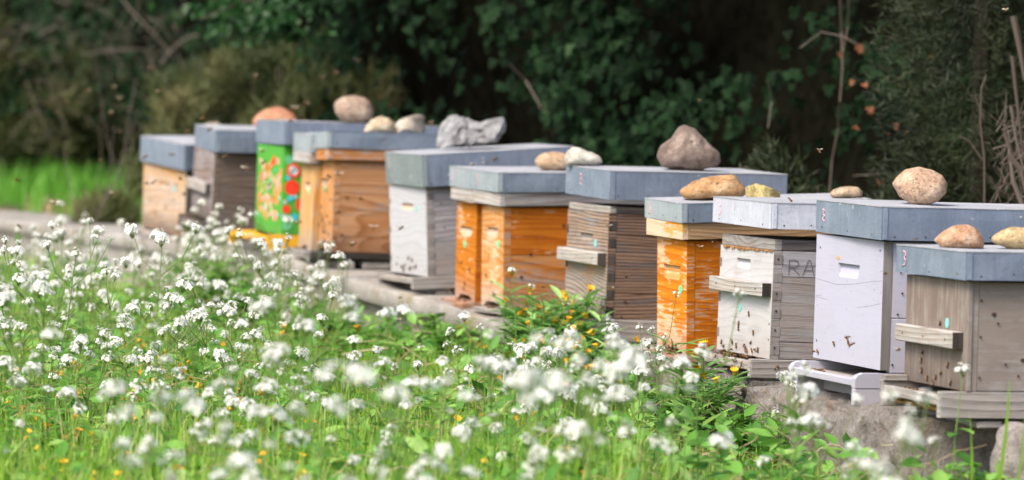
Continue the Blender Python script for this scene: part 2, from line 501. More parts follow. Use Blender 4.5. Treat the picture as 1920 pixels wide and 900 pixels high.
M['tan_side'] = wood('tan board with bold grain', (0.15, 0.06, 0.03), (0.42, 0.21, 0.11), (0.52, 0.31, 0.19), 'x', 30, 3.6, ring_amt=0.8, grey=(0.38, 0.28, 0.22), grey_amt=0.15, fine_amt=0.3, base_dirt=(0.12, 0.07, 0.05))
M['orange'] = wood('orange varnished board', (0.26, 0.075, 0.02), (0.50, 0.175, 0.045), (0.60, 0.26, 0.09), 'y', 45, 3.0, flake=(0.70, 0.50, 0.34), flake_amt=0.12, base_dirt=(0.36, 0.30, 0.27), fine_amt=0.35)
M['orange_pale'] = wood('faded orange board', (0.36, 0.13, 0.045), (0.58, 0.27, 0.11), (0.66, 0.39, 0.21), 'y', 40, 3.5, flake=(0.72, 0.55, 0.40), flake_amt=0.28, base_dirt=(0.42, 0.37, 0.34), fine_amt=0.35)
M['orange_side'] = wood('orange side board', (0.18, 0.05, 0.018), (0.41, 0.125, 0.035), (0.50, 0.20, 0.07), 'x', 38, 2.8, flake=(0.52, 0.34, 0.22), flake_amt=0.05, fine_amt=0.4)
M['orange_low'] = wood('greying orange side board', (0.15, 0.05, 0.02), (0.42, 0.165, 0.06), (0.50, 0.27, 0.14), 'x', 34, 3.2, grey=(0.33, 0.25, 0.21), grey_amt=0.25, base_dirt=(0.25, 0.20, 0.18), fine_amt=0.4)
M['orange_flaked'] = wood('orange board with peeling varnish', (0.36, 0.10, 0.02), (0.59, 0.20, 0.045), (0.68, 0.29, 0.09), 'y', 42, 2.6, flake=(0.78, 0.56, 0.40), flake_amt=0.42, base_dirt=(0.38, 0.30, 0.26), fine_amt=0.35)
M['orange_flaked_side'] = wood('orange side with peeling varnish', (0.25, 0.06, 0.008), (0.50, 0.135, 0.012), (0.56, 0.18, 0.02), 'x', 42, 2.6, flake=(0.55, 0.38, 0.27), flake_amt=0.32, fine_amt=0.4)
M['rim_grey'] = wood('grey rim board', (0.12, 0.10, 0.095), (0.34, 0.29, 0.26), (0.48, 0.43, 0.39), 'y', 60, 2.0, grey=(0.45, 0.43, 0.42), grey_amt=0.5)
M['rim_grey_side'] = wood('grey rim side', (0.08, 0.07, 0.07), (0.24, 0.21, 0.20), (0.34, 0.31, 0.30), 'x', 60, 2.0, grey=(0.30, 0.29, 0.30), grey_amt=0.5)
M['rim_orange'] = wood('peeling orange rim board', (0.50, 0.20, 0.04), (0.62, 0.30, 0.08), (0.66, 0.42, 0.2), 'y', 40, 3, flake=(0.66, 0.55, 0.45), flake_amt=0.85, fine_amt=0.3)
M['rim_striped'] = wood('rim side with bold growth rings', (0.10, 0.05, 0.03), (0.42, 0.27, 0.16), (0.52, 0.36, 0.22), 'x', 75, 3.4, fine_amt=0.2, grey=(0.36, 0.28, 0.22), grey_amt=0.1)
M['rim_tan'] = wood('orange brown rim board', (0.20, 0.075, 0.03), (0.46, 0.19, 0.07), (0.56, 0.30, 0.16), 'x', 50, 2.5, grey=(0.42, 0.32, 0.27), grey_amt=0.3)
M['white_front'] = painted('weathered whitewashed board', (0.48, 0.48, 0.51), (0.36, 0.34, 0.33), 0.25, 0.5)
M['white_worn'] = painted('worn cream white board', (0.47, 0.46, 0.475), (0.33, 0.28, 0.25), 0.38, 0.45, rings=38.0)
M['grey_side'] = wood('silver grey board', (0.10, 0.092, 0.10), (0.27, 0.255, 0.275), (0.40, 0.38, 0.405), 'x', 42, 3.0, grey=(0.31, 0.305, 0.34), grey_amt=0.25, fine_amt=0.6)
M['grey_low'] = wood('brown grey board', (0.08, 0.064, 0.056), (0.225, 0.195, 0.185), (0.31, 0.275, 0.265), 'x', 60, 2.0, ring_amt=0.35, grey=(0.27, 0.26, 0.26), grey_amt=0.4, fine_amt=0.6)
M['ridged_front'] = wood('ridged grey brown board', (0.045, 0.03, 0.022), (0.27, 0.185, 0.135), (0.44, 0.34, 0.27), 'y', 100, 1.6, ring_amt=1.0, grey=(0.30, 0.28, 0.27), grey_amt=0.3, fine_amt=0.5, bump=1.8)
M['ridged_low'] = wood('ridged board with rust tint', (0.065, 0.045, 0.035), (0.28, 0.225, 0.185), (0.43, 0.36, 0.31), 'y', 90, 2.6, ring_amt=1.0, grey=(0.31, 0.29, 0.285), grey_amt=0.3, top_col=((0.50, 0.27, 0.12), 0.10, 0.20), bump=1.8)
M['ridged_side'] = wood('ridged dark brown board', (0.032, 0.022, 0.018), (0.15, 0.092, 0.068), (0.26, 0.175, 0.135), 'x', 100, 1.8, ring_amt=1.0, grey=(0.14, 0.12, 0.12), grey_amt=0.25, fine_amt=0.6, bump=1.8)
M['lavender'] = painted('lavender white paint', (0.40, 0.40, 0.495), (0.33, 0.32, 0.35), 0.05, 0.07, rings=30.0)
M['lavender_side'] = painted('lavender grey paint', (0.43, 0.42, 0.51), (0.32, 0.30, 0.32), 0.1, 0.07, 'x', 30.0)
M['vertical'] = wood('weathered plywood with upright grain', (0.08, 0.055, 0.045), (0.165, 0.125, 0.105), (0.225, 0.18, 0.158), 'z', 30, 1.0, ring_amt=0.2, fine_amt=0.25, base_dirt=(0.10, 0.08, 0.07),  grey=(0.27, 0.24, 0.22), grey_amt=0.35)
M['dull_side'] = wood('dull brown grey board', (0.12, 0.10, 0.088), (0.20, 0.168, 0.15), (0.245, 0.21, 0.19), 'x', 20, 1.0, ring_amt=0.08, grey=(0.26, 0.24, 0.23), grey_amt=0.3, fine_amt=0.3, bump=0.4)
M['stand'] = wood('grey floor board', (0.10, 0.09, 0.085), (0.24, 0.215, 0.20), (0.35, 0.32, 0.30), 'x', 60, 1.5, grey=(0.30, 0.29, 0.285), grey_amt=0.4)
M['stand_y'] = wood('grey front rail', (0.10, 0.085, 0.075), (0.28, 0.245, 0.22), (0.40, 0.365, 0.335), 'y', 80, 1.2, grey=(0.36, 0.34, 0.33), grey_amt=0.4)
M['stand_red'] = wood('reddish brown floor board', (0.12, 0.05, 0.03), (0.28, 0.14, 0.09), (0.38, 0.24, 0.17), 'y', 60, 1.5, grey=(0.33, 0.27, 0.24), grey_amt=0.3)
M['dark_gap'] = flat('near black board', (0.03, 0.025, 0.022))  # near-black, for the lid insides and the tan hive's floor board
M['green_paint'] = painted('bright green paint', (0.075, 0.35, 0.035), (0.05, 0.24, 0.04), 0.15, 0.15)
M['yellow_paint'] = painted('yellow ochre paint', (0.80, 0.42, 0.015), (0.6, 0.3, 0.02), 0.05, 0.1)
M['zinc'] = zinc('blue grey zinc sheet', (0.144, 0.183, 0.243), (0.200, 0.246, 0.319), (0.264, 0.312, 0.388), stain=.35)
M['zinc_green'] = zinc('greenish zinc sheet', (0.175, 0.215, 0.225), (0.235, 0.28, 0.29), (0.29, 0.335, 0.345))
M['zinc_white'] = zinc('whitish oxidised zinc sheet', (0.36, 0.38, 0.46), (0.48, 0.50, 0.58), (0.56, 0.58, 0.66), metal=0.1)
M['zinc_pale'] = zinc('pale blotchy zinc sheet', (0.240, 0.289, 0.327), (0.304, 0.351, 0.380), (0.368, 0.406, 0.426), metal=0.15)
M['zinc_top'] = zinc('dusty zinc top', (0.24, 0.25, 0.27), (0.32, 0.33, 0.36), (0.41, 0.41, 0.43), metal=0.05, rough=0.7)
M['zinc_shaded'] = zinc('blue grey zinc with side shade in the colour', (0.116, 0.148, 0.209), (0.160, 0.195, 0.266), (0.208, 0.246, 0.323), metal=0.2, stain=.35)  # darker zinc copy: the side flaps' shade is put into the colour
M['pink'] = flat('pink chalk', (0.62, 0.36, 0.42))
M['mint'] = flat('mint green marker', (0.13, 0.60, 0.30))
M['turq'] = flat('turquoise marker', (0.20, 0.52, 0.50))
M['nail'] = flat('rusty nail', (0.05, 0.028, 0.022), 0.6)
M['carve'] = flat('dark scratched line', (0.10, 0.085, 0.08))
M['raw_recess'] = wood('bare wood of the hand hold', (0.40, 0.25, 0.17), (0.58, 0.42, 0.31), (0.66, 0.52, 0.42), 'y', 40, 2)
M['red'] = flat('red paint dot', (0.78, 0.05, 0.02)); M['coral'] = flat('coral paint dot', (0.80, 0.22, 0.12))
M['rose'] = flat('rose paint dot', (0.78, 0.36, 0.33)); M['cyan'] = flat('cyan paint dot', (0.05, 0.50, 0.60))
M['dotgrey'] = flat('grey paint dot', (0.42, 0.50, 0.52)); M['teal'] = flat('pale green dot', (0.14, 0.50, 0.26))
M['dotwhite'] = flat('white paint', (0.75, 0.78, 0.8)); M['navy'] = flat('navy paint', (0.02, 0.04, 0.15))
M['wax'] = flat('brown propolis', (0.30, 0.15, 0.05), 0.5, 0.5)

# ------------------------------------------------------------------ beehives
HIVE = {}
RNG = random.Random(7)

def sheet_box(name, x0, x1, y0, y1, z0, z1, mat, parent, seed=0, amp=0.0012, nx=10, ny=8, nz=3):
    """thin sheet-metal piece, gently dented"""
    def cuts(a, b, n): return max(1, n) if (b - a) > 0.02 else 1
    cx, cy, cz = cuts(x0, x1, nx), cuts(y0, y1, ny), cuts(z0, z1, nz)
    V, F, idx = [], [], {}
    def vid(i, j, k):
        key = (i, j, k)
        if key not in idx:
            p = Vector((x0 + (x1 - x0) * i / cx, y0 + (y1 - y0) * j / cy, z0 + (z1 - z0) * k / cz))
            q = p * 9 + Vector((seed * 3.1, seed * 1.7, 0))
            e = 0.25 if (i in (0, cx) and cx > 1) or (j in (0, cy) and cy > 1) or (k in (0, cz) and cz > 1) else 1.0
            d = noise.noise(q) * amp * e
            dx = d if cx == 1 else 0; dy = d if cy == 1 else 0; dz = d if cz == 1 else 0
            idx[key] = len(V); V.append(p + Vector((dx, dy, dz)))
        return idx[key]
    for i in range(cx):
        for j in range(cy):
            F.append((vid(i, j, 0), vid(i, j + 1, 0), vid(i + 1, j + 1, 0), vid(i + 1, j, 0)))
            F.append((vid(i, j, cz), vid(i + 1, j, cz), vid(i + 1, j + 1, cz), vid(i, j + 1, cz)))
    for i in range(cx):
        for k in range(cz):
            F.append((vid(i, 0, k), vid(i + 1, 0, k), vid(i + 1, 0, k + 1), vid(i, 0, k + 1)))
            F.append((vid(i, cy, k), vid(i, cy, k + 1), vid(i + 1, cy, k + 1), vid(i + 1, cy, k)))
    for j in range(cy):
        for k in range(cz):
            F.append((vid(0, j, k), vid(0, j, k + 1), vid(0, j + 1, k + 1), vid(0, j + 1, k)))
            F.append((vid(cx, j, k), vid(cx, j + 1, k), vid(cx, j + 1, k + 1), vid(cx, j, k + 1)))
    return mesh(name, V, F, mat, parent)

def empty_part(name, parent, local):
    o = bpy.data.objects.new(name, None)
    o.empty_display_size = 0.03
    COL.objects.link(o)
    o.parent = parent
    o.matrix_local = local
    return o

def make_lid(root, key, mf, ms, mt, marks=None, seed=0):
    p = FIT[key]['lid']
    W, L, H = p[6], p[7], p[8]
    if key == 'C2': L = 0.42
    loc = HIVE[key]['mat'].inverted() @ frame(p)
    e = empty_part('lid', root, loc)
    t = 0.003
    sheet_box('front_flap', 0, t, 0, W, 0, H - 0.0025, M[mf], e, seed, 0.0022)
    sheet_box('side_flap', t + 0.0004, L - t, 0, t, 0, H - 0.0027, M[ms], e, seed + 1, 0.0028)
    sheet_box('side_flap', t + 0.0004, L - t, W - t, W, 0, H - 0.0027, M[ms], e, seed + 2)
    sheet_box('back_flap', L - t + 0.0004, L, 0, W, 0, H - 0.0025, M[ms], e, seed + 3)
    sheet_box('top_sheet', -0.0012, L + 0.0012, -0.0012, W + 0.0012, H - 0.0022, H, M[mt], e, seed + 4, 0.004)
    # folded tab at the near front corner
    box('corner_tab', 0.0045, 0.016, -0.0022, -0.0002, 0.001, H - 0.004, M[mf], e, bev=0.0005)
    for k in range(7):
        V, F = disc_geo(Vector((.03 + (L - .06) * k / 6 + RNG.uniform(-.008, .008), -.0002, RNG.uniform(.007, .014))), Vector((.0022, 0, 0)), Vector((0, 0, .0022)), Vector((0, -1, 0)), .0007, 7)
        mesh('nail_head', V, F, M['nail'], e)
    for k in range(3):
        V, F = disc_geo(Vector((-.0004, W * (.12 + .38 * k) + RNG.uniform(-.01, .01), RNG.uniform(.008, .015))), Vector((0, .0022, 0)), Vector((0, 0, .0022)), Vector((-1, 0, 0)), .0007, 7)
        mesh('nail_head', V, F, M['nail'], e)
    # wooden board under the tin
    box('inner_board', 0.006, L - 0.006, 0.006, W - 0.006, 0.004, H - 0.006, M['dark_gap'], e, bev=0)
    for (pl, w) in (marks or []):
        strokes('chalk_mark', [pl], Vector((0, W, H)), Vector((0, -1, 0)), Vector((0, 0, -1)), Vector((-1, 0, 0)), w * .8, 0.0012, M['pink'], e)
    return e

def make_rim(root, key, mf, ms, mfar=None):
    p = FIT[key]['rim']
    W, L, H = p[6], p[7], p[8]
    if key == 'C2': L = 0.40
    e = empty_part('rim', root, HIVE[key]['mat'].inverted() @ frame(p))
    t = 0.02
    box('rim_board', 0, t, 0, W, 0, H - 0.002, M[mf], e)
    box('rim_board', t + 0.0005, L, 0.0004, t, 0, H - 0.002, M[ms], e)
    box('rim_board', t + 0.0005, L, W - t, W - 0.0004, 0, H - 0.002, M[ms], e)
    box('rim_board', L - t, L - 0.001, t, W - t, 0, H - 0.002, M[ms], e)
    return e

def rect_hole(W, H, f0, f1, top, h, clip=0.25):
    a, b = W * (1 - f0), W * (1 - f1)        # a > b : far and near end
    z1, z0 = H - top, H - top - h
    c = (a - b) * clip * 0.4
    return [(b, z1), (a, z1), (a - c * 0.4, z0 + h * 0.25), (a - c, z0), (b + c, z0), (b + c * 0.4, z0 + h * 0.25)]

def dee_hole(W, H, f0, f1, top, h, n=7):
    a, b = W * (1 - f0), W * (1 - f1)
    z1 = H - top
    c = (a + b) / 2; r = (a - b) / 2
    pts = [(b, z1), (a, z1)]
    for i in range(n):
        t = math.pi * i / (n - 1)
        pts.append((c + r * math.cos(t) * 0.995, z1 - h * 0.35 - h * 0.65 * math.sin(t)))
    return pts

def make_hive(key, label, front, sides, side_split=(), hole=None, notch=None, disc=None, bar=None, fingers=None,
              lid=('zinc', 'zinc_shaded', 'zinc_top'), marks=None, rim=None, nails=(), front_split=None, L=None, rimbox=None, raise_front=0.0, hole_mat=None):
    p = FIT[key]['body']
    W, H = p[6], p[8]
    L = L or p[7]
    mat = frame(p)
    HIVE[key] = dict(mat=mat, W=W, L=L, H=H)
    root = thing('beehive', label, 'beehive', mat, 'beehives set side by side along the concrete ledge')
    HIVE[key]['root'] = root
    t = 0.024
    rt = rimbox[0] if rimbox else 0.0          # separate flush frame on top of the body
    Hb = H - rt
    z0 = raise_front
    outline = [(0, z0), (0, Hb), (W, Hb), (W, z0)]
    if notch:                                   # arched flight entrance at the foot of the board
        a, b, h = notch                         # fractions from the left, height
        ya, yb = W * (1 - a), W * (1 - b)
        arch = [(ya, z0), (ya - (ya - yb) * 0.10, z0 + h * 0.75), (ya - (ya - yb) * 0.28, z0 + h), (yb + (ya - yb) * 0.28, z0 + h), (yb + (ya - yb) * 0.10, z0 + h * 0.75), (yb, z0)]
        outline = outline + arch
    holes = []
    if hole:
        kind, f0, f1, top, h = hole
        holes = [rect_hole(W, H, f0, f1, top, h) if kind == 'r' else dee_hole(W, H, f0, f1, top, h)]
    hm = M[hole_mat] if hole_mat else (M['raw_recess'] if hole and hole[0] == 'd' else M[front[0]])
    if front_split:
        zs = front_split
        panel('front_board', [(0, zs + 0.001), (0, Hb), (W, Hb), (W, zs + 0.001)], holes, 0, t, 0.012, [M[front[0]], hm, M[sides[0]]], root)
        panel('front_board', [(0, z0), (0, zs - 0.0006), (W, zs - 0.0006), (W, z0)], [], 0.0006, t, 0.012, [M[front[1]], M[front[1]], M[sides[0]]], root)
    else:
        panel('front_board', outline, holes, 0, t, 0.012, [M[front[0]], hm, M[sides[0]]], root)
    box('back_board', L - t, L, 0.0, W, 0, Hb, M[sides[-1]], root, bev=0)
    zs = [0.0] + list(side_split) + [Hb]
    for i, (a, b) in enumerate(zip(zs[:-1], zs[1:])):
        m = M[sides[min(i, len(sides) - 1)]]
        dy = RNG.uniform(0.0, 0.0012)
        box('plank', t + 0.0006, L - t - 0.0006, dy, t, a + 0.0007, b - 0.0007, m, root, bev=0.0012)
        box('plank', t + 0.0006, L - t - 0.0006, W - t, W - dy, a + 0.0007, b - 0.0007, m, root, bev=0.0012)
    if rimbox:
        box('top_frame', 0.002, t, 0.003, W - 0.003, Hb + 0.001, H - 0.001, M[rimbox[1]], root)
        box('top_frame', t + 0.0006, L - 0.002, 0.003, t, Hb + 0.001, H - 0.001, M[rimbox[2]], root)
        box('top_frame', t + 0.0006, L - 0.002, W - t, W - 0.003, Hb + 0.001, H - 0.001, M[rimbox[2]], root)
    if fingers:
        n, zf0, pitch, hh, wd_, mm = fingers
        for i in range(n):
            z = zf0 + i * pitch
            if z + hh > Hb: break
            box('finger_joint', 0.0012, wd_, -0.0010, 0.006, z + RNG.uniform(-.001, .001), z + hh, M[mm], root, bev=0.0004)
            box('finger_joint', -0.0008, 0.006, W - 0.016, W + 0.0008, z + pitch * 0.5, z + pitch * 0.5 + hh, M[mm], root, bev=0.0004) if i % 2 == 0 else None
    if disc:
        f, d, mm = disc
        V, F = disc_geo(Vector((-0.0001, W * (1 - f), H - d)), Vector((0, 0.0115, 0)), Vector((0, 0, 0.0115)), Vector((-1, 0, 0)), 0.0012)
        mesh('marker_disc', V, F, M[mm], root)
    if bar:
        y0, y1, z0b, z1b, pr, mm = bar
        o = box('bar', -pr, -0.0004, y0, y1, z0b, z1b, M[mm], root, bev=0.0025)
        box('bar_end', -pr + 0.001, -0.0008, y0 - 0.0012, y0 - 0.0001, z0b + 0.001, z1b - 0.001, M['end_grain'], o, bev=0)
        for fy in (0.12, 0.5, 0.86):
            V, F = disc_geo(Vector((-pr - 0.0001, y0 + (y1 - y0) * fy, (z0b + z1b) / 2)), Vector((0, 0.003, 0)), Vector((0, 0, 0.003)), Vector((-1, 0, 0)), 0.0006, 8)
            mesh('nail_head', V, F, M['nail'], o)
    for (side, a, z) in nails:
        if side == 's':
            c, ax, nr = Vector((a, -0.0014, z)), Vector((0.0028, 0, 0)), Vector((0, -1, 0))
        else:
            c, ax, nr = Vector((-0.0001, W * (1 - a), z)), Vector((0, 0.0028, 0)), Vector((-1, 0, 0))
        V, F = disc_geo(c, ax, Vector((0, 0, 0.0028)), nr, 0.0008, 8)
        mesh('nail_head', V, F, M['nail'], root)
    if rim: make_rim(root, key, *rim)
    make_lid(root, key, lid[0], lid[1], lid[2], marks, seed=len(HIVE) * 11)
    return root

def make_stand(key, ext, hs, rail=0.022, drop=0.01, mats=('stand', 'stand_y'), far_lift=0.0, foot=0.0):
    h = HIVE[key]
    r, W, L = h['root'], h['W'], h['L']
    a, b = M[mats[0]], M[mats[1]]
    e = empty_part('floor_stand', r, Matrix.Identity(4))
    box('side_rail', -ext, L + 0.01, -0.002, 0.022, -hs, -0.001, a, e, bev=0.002)
    box('side_rail', -ext, L + 0.01, W - 0.020, W + 0.002, -hs, -0.001, a, e, bev=0.002)
    box('rail_end', -ext - 0.0012, -ext - 0.0001, -0.001, 0.021, -hs + 0.001, -0.002, b, e, bev=0)
    box('front_rail', -ext + 0.003, -ext + 0.022, 0.0225, W - 0.0205, -drop - rail, -drop, b, e, bev=0.002)
    box('landing_floor', -ext + 0.0225, L, 0.0225, W - 0.0205, -drop - rail + 0.004, -drop - rail + 0.014, b, e, bev=0)
    box('back_rail', L - 0.02, L, 0.0225, W - 0.0205, -hs, -0.002, a, e, bev=0)
    return e

# chalk scrawls, in metres from the far top corner of the front flap: (right, down)
def ch(pts, x, y, s=1.0): return [(x + a * s, y + b * s) for a, b in pts]
THREE = [(0, 0), (.018, .002), (.020, .012), (.008, .018), (.022, .026), (.018, .038), (0, .040)]
SQUIG = [(0, 0), (.016, .004), (.004, .014), (.020, .020), (.002, .030), (.018, .036)]
SEVEN = [(0, 0.004), (.030, 0), (.016, .018), (.028, .022), (.012, .042)]

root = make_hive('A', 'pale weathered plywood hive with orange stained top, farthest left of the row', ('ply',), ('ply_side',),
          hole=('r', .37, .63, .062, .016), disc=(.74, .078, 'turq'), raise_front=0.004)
make_stand('A', 0.03, 0.025, 0.012, 0.006, ('stand', 'stand_y'))
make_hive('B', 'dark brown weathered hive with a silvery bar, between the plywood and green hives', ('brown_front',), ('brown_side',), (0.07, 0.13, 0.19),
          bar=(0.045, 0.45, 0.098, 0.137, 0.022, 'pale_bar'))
make_stand('B', 0.05, 0.062, 0.02, 0.012, ('brown_side', 'brown_front'))
rg = make_hive('G', 'bright green hive painted with coral, red and blue dots on a yellow stand', ('green_paint',), ('green_paint',))
make_hive('C1', 'narrow honey-coloured hive with a whitish rim, right beside the green hive', ('yellow_wood',), ('yellow_wood', 'tan_side'), hole=('d', .30, .72, .064, .028),
          disc=(.62, .094, 'mint'), notch=(.3, .7, .012), lid=('zinc_pale', 'zinc', 'zinc_top'), rim=('rim_grey', 'rim_grey_side'))
make_hive('C2', 'narrow tan hive with bold grain on its side and two stones on its lid', ('tan_wood',), ('tan_side', 'tan_side', 'tan_side', 'tan_side'), (0.055, 0.145, 0.205),
          hole=('d', .24, .72, .060, .03), disc=(.5, .098, 'mint'), notch=(.2, .8, .014), lid=('zinc_pale', 'zinc', 'zinc'), rim=('rim_tan', 'rim_tan'), L=0.46,
          nails=[('s', .012, .05), ('s', .012, .13), ('s', .012, .21), ('s', .012, .28)])
for k in ('C1', 'C2'):
    h = HIVE[k]
    box('floor_board', -0.028, 0.46, 0.001, h['W'] - 0.001, -0.024, -0.0015, M['dark_gap' if k == 'C2' else 'stand'], h['root'], bev=0.002)
make_hive('D', 'whitewashed hive with grey side and greenish lid, under the broken concrete lump', ('white_front',), ('grey_low', 'grey_side', 'grey_side'), (0.115, 0.20),
          hole=('r', .34, .65, .058, .021), disc=(.74, .074, 'turq'), fingers=(6, .012, .048, .020, .026, 'end_grey'),
          lid=('zinc_green', 'zinc_shaded', 'zinc_top'), marks=[(ch(SQUIG, .045, .02, .9), .003)], hole_mat='raw_recess',
          nails=[('f', .05, .02), ('f', .94, .02), ('f', .2, .05), ('f', .06, .2), ('f', .95, .24), ('s', .06, .16), ('s', .05, .24)])
make_stand('D', 0.05, 0.042, 0.018, 0.006)
make_hive('E1', 'left one of two narrow orange hives standing together, reddish floor board', ('orange',), ('orange_side',), hole=('d', .20, .80, .078, .034),
          disc=(.45, .136, 'mint'), notch=(.15, .85, .016), lid=('zinc_pale', 'zinc', 'zinc_top'), marks=[(ch(SQUIG, .03, .012, .8), .003)], rim=('rim_grey', 'rim_grey_side'))
h = HIVE['E1']
box('floor_board', -0.045, 0.5, -0.003, h['W'] + 0.01, -0.022, -0.0015, M['stand_red'], h['root'], bev=0.003)
make_hive('E2', 'right one of two narrow orange hives standing together, faded front and long orange side', ('orange_pale',), ('orange_low', 'orange_side'), (0.168,),
          hole=('d', .24, .74, .066, .034), disc=(.77, .116, 'mint'), notch=(.12, .86, .018), lid=('zinc_pale', 'zinc', 'zinc_top'), marks=[(ch(SEVEN, .035, .014, .8), .0035)], rim=('rim_grey', 'rim_grey_side'))
h = HIVE['E2']
for (key, ex, yy) in (('E2', .04, .0),):
    V = [(-ex, .06, z) for z in (-.0145, -.0015)]
    outline = [(-ex, h['W'] * .85), (-ex, .055), (-ex + .03, -.006), (.5, -.006), (.5, h['W'])]
    n = len(outline)
    V = [(x, y, -.0145) for x, y in outline] + [(x, y, -.0015) for x, y in outline]
    F = [tuple(range(n)), tuple(range(2 * n - 1, n - 1, -1))] + [(i, n + i, n + (i + 1) % n, (i + 1) % n) for i in range(n)]
    mesh('floor_board', V, F, M['stand'], h['root'])
make_hive('H', 'dark ridged brown hive with a pale bar and a brown triangular boulder on its lid', ('ridged_front', 'ridged_low'), ('ridged_side',) * 4, (0.075, 0.165, 0.245),
          hole=('r', .32, .64, .086, .024), disc=(.70, .112, 'turq'), fingers=(7, .008, .0505, .026, .0245, 'end_grain'), bar=(0.012, 0.44, .155, .193, .028, 'pale_bar'), front_split=0.158,
          marks=[(ch(SQUIG, .16, .02, .9), .003)], rimbox=(.022, 'stand_y', 'brown_side'), raise_front=.006)
make_stand('H', 0.046, 0.066, 0.024, 0.010)
make_hive('I', 'single narrow orange hive with peeling varnish and a striped rim', ('orange_flaked',), ('orange_flaked_side',), hole=('r', .21, .79, .072, .040), hole_mat='orange_pale',
          disc=(.80, .136, 'mint'), notch=(.1, .9, .014), lid=('zinc_pale', 'zinc', 'zinc_top'), marks=[(ch(SQUIG, .03, .012, .8), .004)], rim=('rim_orange', 'rim_striped'))
h = HIVE['I']
box('floor_board', -0.055, 0.5, -0.012, h['W'] + 0.02, -0.020, -0.0015, M['stand_red'], h['root'], bev=0.003)
rp = make_hive('P', 'worn cream hive with letters carved in its grey side and a whitish lid', ('white_worn',), ('grey_low', 'grey_low', 'grey_side'), (0.045, 0.214,),
          hole=('r', .31, .58, .060, .026), disc=(.42, .190, 'turq'), fingers=(7, .012, .047, .024, .026, 'end_grey'), bar=(0.008, 0.44, .160, .197, .026, 'pale_bar'),
          lid=('zinc_white', 'zinc_white', 'zinc_top'), marks=[(ch(THREE, .05, .012, .9), .0035)], rimbox=(.030, 'stand', 'brown_side'),
          nails=[('s', .012, z) for z in (.03, .075, .125, .17, .26)] + [('f', .97, .09), ('f', .97, .05), ('f', .03, .24)])
make_stand('P', 0.05, 0.050, 0.024, 0.008)
make_hive('K', 'lavender white hive with a round-edged lavender stand and a large round stone on top', ('lavender',), ('lavender_side',) * 2, (0.13,),
          hole=('r', .34, .66, .064, .034), lid=('zinc', 'zinc_shaded', 'zinc_top'), marks=[(ch(SQUIG, .05, .022, .8), .004)], raise_front=.007,
          nails=[('f', .95, .29), ('f', .06, .28), ('f', .05, .05), ('s', .03, .02), ('s', .04, .14), ('s', .045, .27), ('s', .045, .24), ('s', .05, .10), ('s', .05, .19)])
make_hive('L', 'brown plywood hive with upright grain and bare bar, nearest hive at the right edge', ('vertical',), ('dull_side',),
          disc=(.68, .098, 'turq'), bar=(0.027, 0.43, .091, .129, .026, 'pale_bar'), marks=[(ch(THREE, .05, .014, .8), .0035)],
          nails=[('s', .03, .20), ('s', .03, .12), ('s', .03, .03), ('s', .09, .06), ('s', .12, .035), ('s', .07, .15)])
make_stand('L', 0.058, 0.060, 0.022, 0.012)
box('upper_rail', -0.056, -0.001, 0.40, 0.428, -0.001, 0.012, M['stand'], HIVE['L']['root'], bev=0.001)
box('corner_strip', 0.0, 0.010, -0.0035, -0.0005, 0.0, HIVE['L']['H'], M['dull_side'], HIVE['L']['root'], bev=0.0008)

for o_ in HIVE['K']['root'].children:
    if o_.name.startswith('front_board'): o_.data.materials[2] = M['end_grey']
# lavender stand: bevelled arms, tilted tray, second layer below
h = HIVE['K']
W, L = h['W'], h['L']
e = empty_part('floor_stand', h['root'], Matrix.Identity(4))
for y0, y1 in ((-0.001, 0.024), (W - 0.024, W + 0.001)):
    prof = [(-.062, -.036), (-.062, -.014), (-.055, -.006), (-.042, -.001), (L, -.001), (L, -.036)]
    n = len(prof)
    V = [(x, y0, z) for x, z in prof] + [(x, y1, z) for x, z in prof]
    F = [tuple(range(n)), tuple(range(2 * n - 1, n - 1, -1))] + [(i, n + i, n + (i + 1) % n, (i + 1) % n) for i in range(n)]
    mesh('bevelled_arm', V, F, M['lavender'], e)
    box('lower_block', -.062 if y0 < 0.1 else -.05, L, y0 + .001, y1 - .001, -.077, -.0375, M['lavender_side'], e, bev=0.0015)
box('front_rail', -.060, -.040, .0245, W - .0245, -.033, -.016, M['lavender'], e, bev=0.002)
box('landing_floor', -.0395, L, .0245, W - .0245, -.031, -.021, M['stand_y'], e, bev=0)
box('lower_bar', 0.02, 0.05, .0245, W - .0245, -.070, -.040, M['lavender_side'], e, bev=0.002)
V, F = disc_geo(Vector((-0.0001, W * .66, h['H'] - .052)), Vector((0, 0.010, 0)), Vector((0, 0, 0.005)), Vector((-1, 0, 0)), 0.0008, 6)
mesh('paint_patch', V, F, flat('orange paint patch', (0.65, 0.32, 0.08)), h['root'])
strokes('crack', [[(-.44, .11), (-.30, .118), (-.20, .112), (-.06, .098), (-.005, .094)], [(-.44, .155), (-.36, .158)], [(-.16, .166), (-.08, .158), (-.01, .148)], [(-.44, .152), (-.40, .150)]],
        Vector((0, 0, h['H'])), Vector((0, -1, 0)), Vector((0, 0, -1)), Vector((-1, 0, 0)), .0007, .0001, M['carve'], h['root'])

# yellow stand of the green hive
h = HIVE['G']
W, L = h['W'], h['L']
e = empty_part('floor_stand', h['root'], Matrix.Identity(4))
box('side_rail', -.052, .02, -.004, .024, -.058, -.001, M['yellow_paint'], e, bev=0.002)
box('side_rail', .021, L, .002, .024, -.046, -.001, M['yellow_paint'], e, bev=0.002)
box('side_rail', -.10, L, W - .022, W + .003, -.030, -.001, M['yellow_paint'], e, bev=0.002)
box('front_rail', -.100, -.030, .0245, W - .0225, -.022, -.006, M['yellow_paint'], e, bev=0.002)
box('front_leg', -.098, -.078, W - .030, W - .002, -.058, -.0305, M['yellow_paint'], e, bev=0.002)
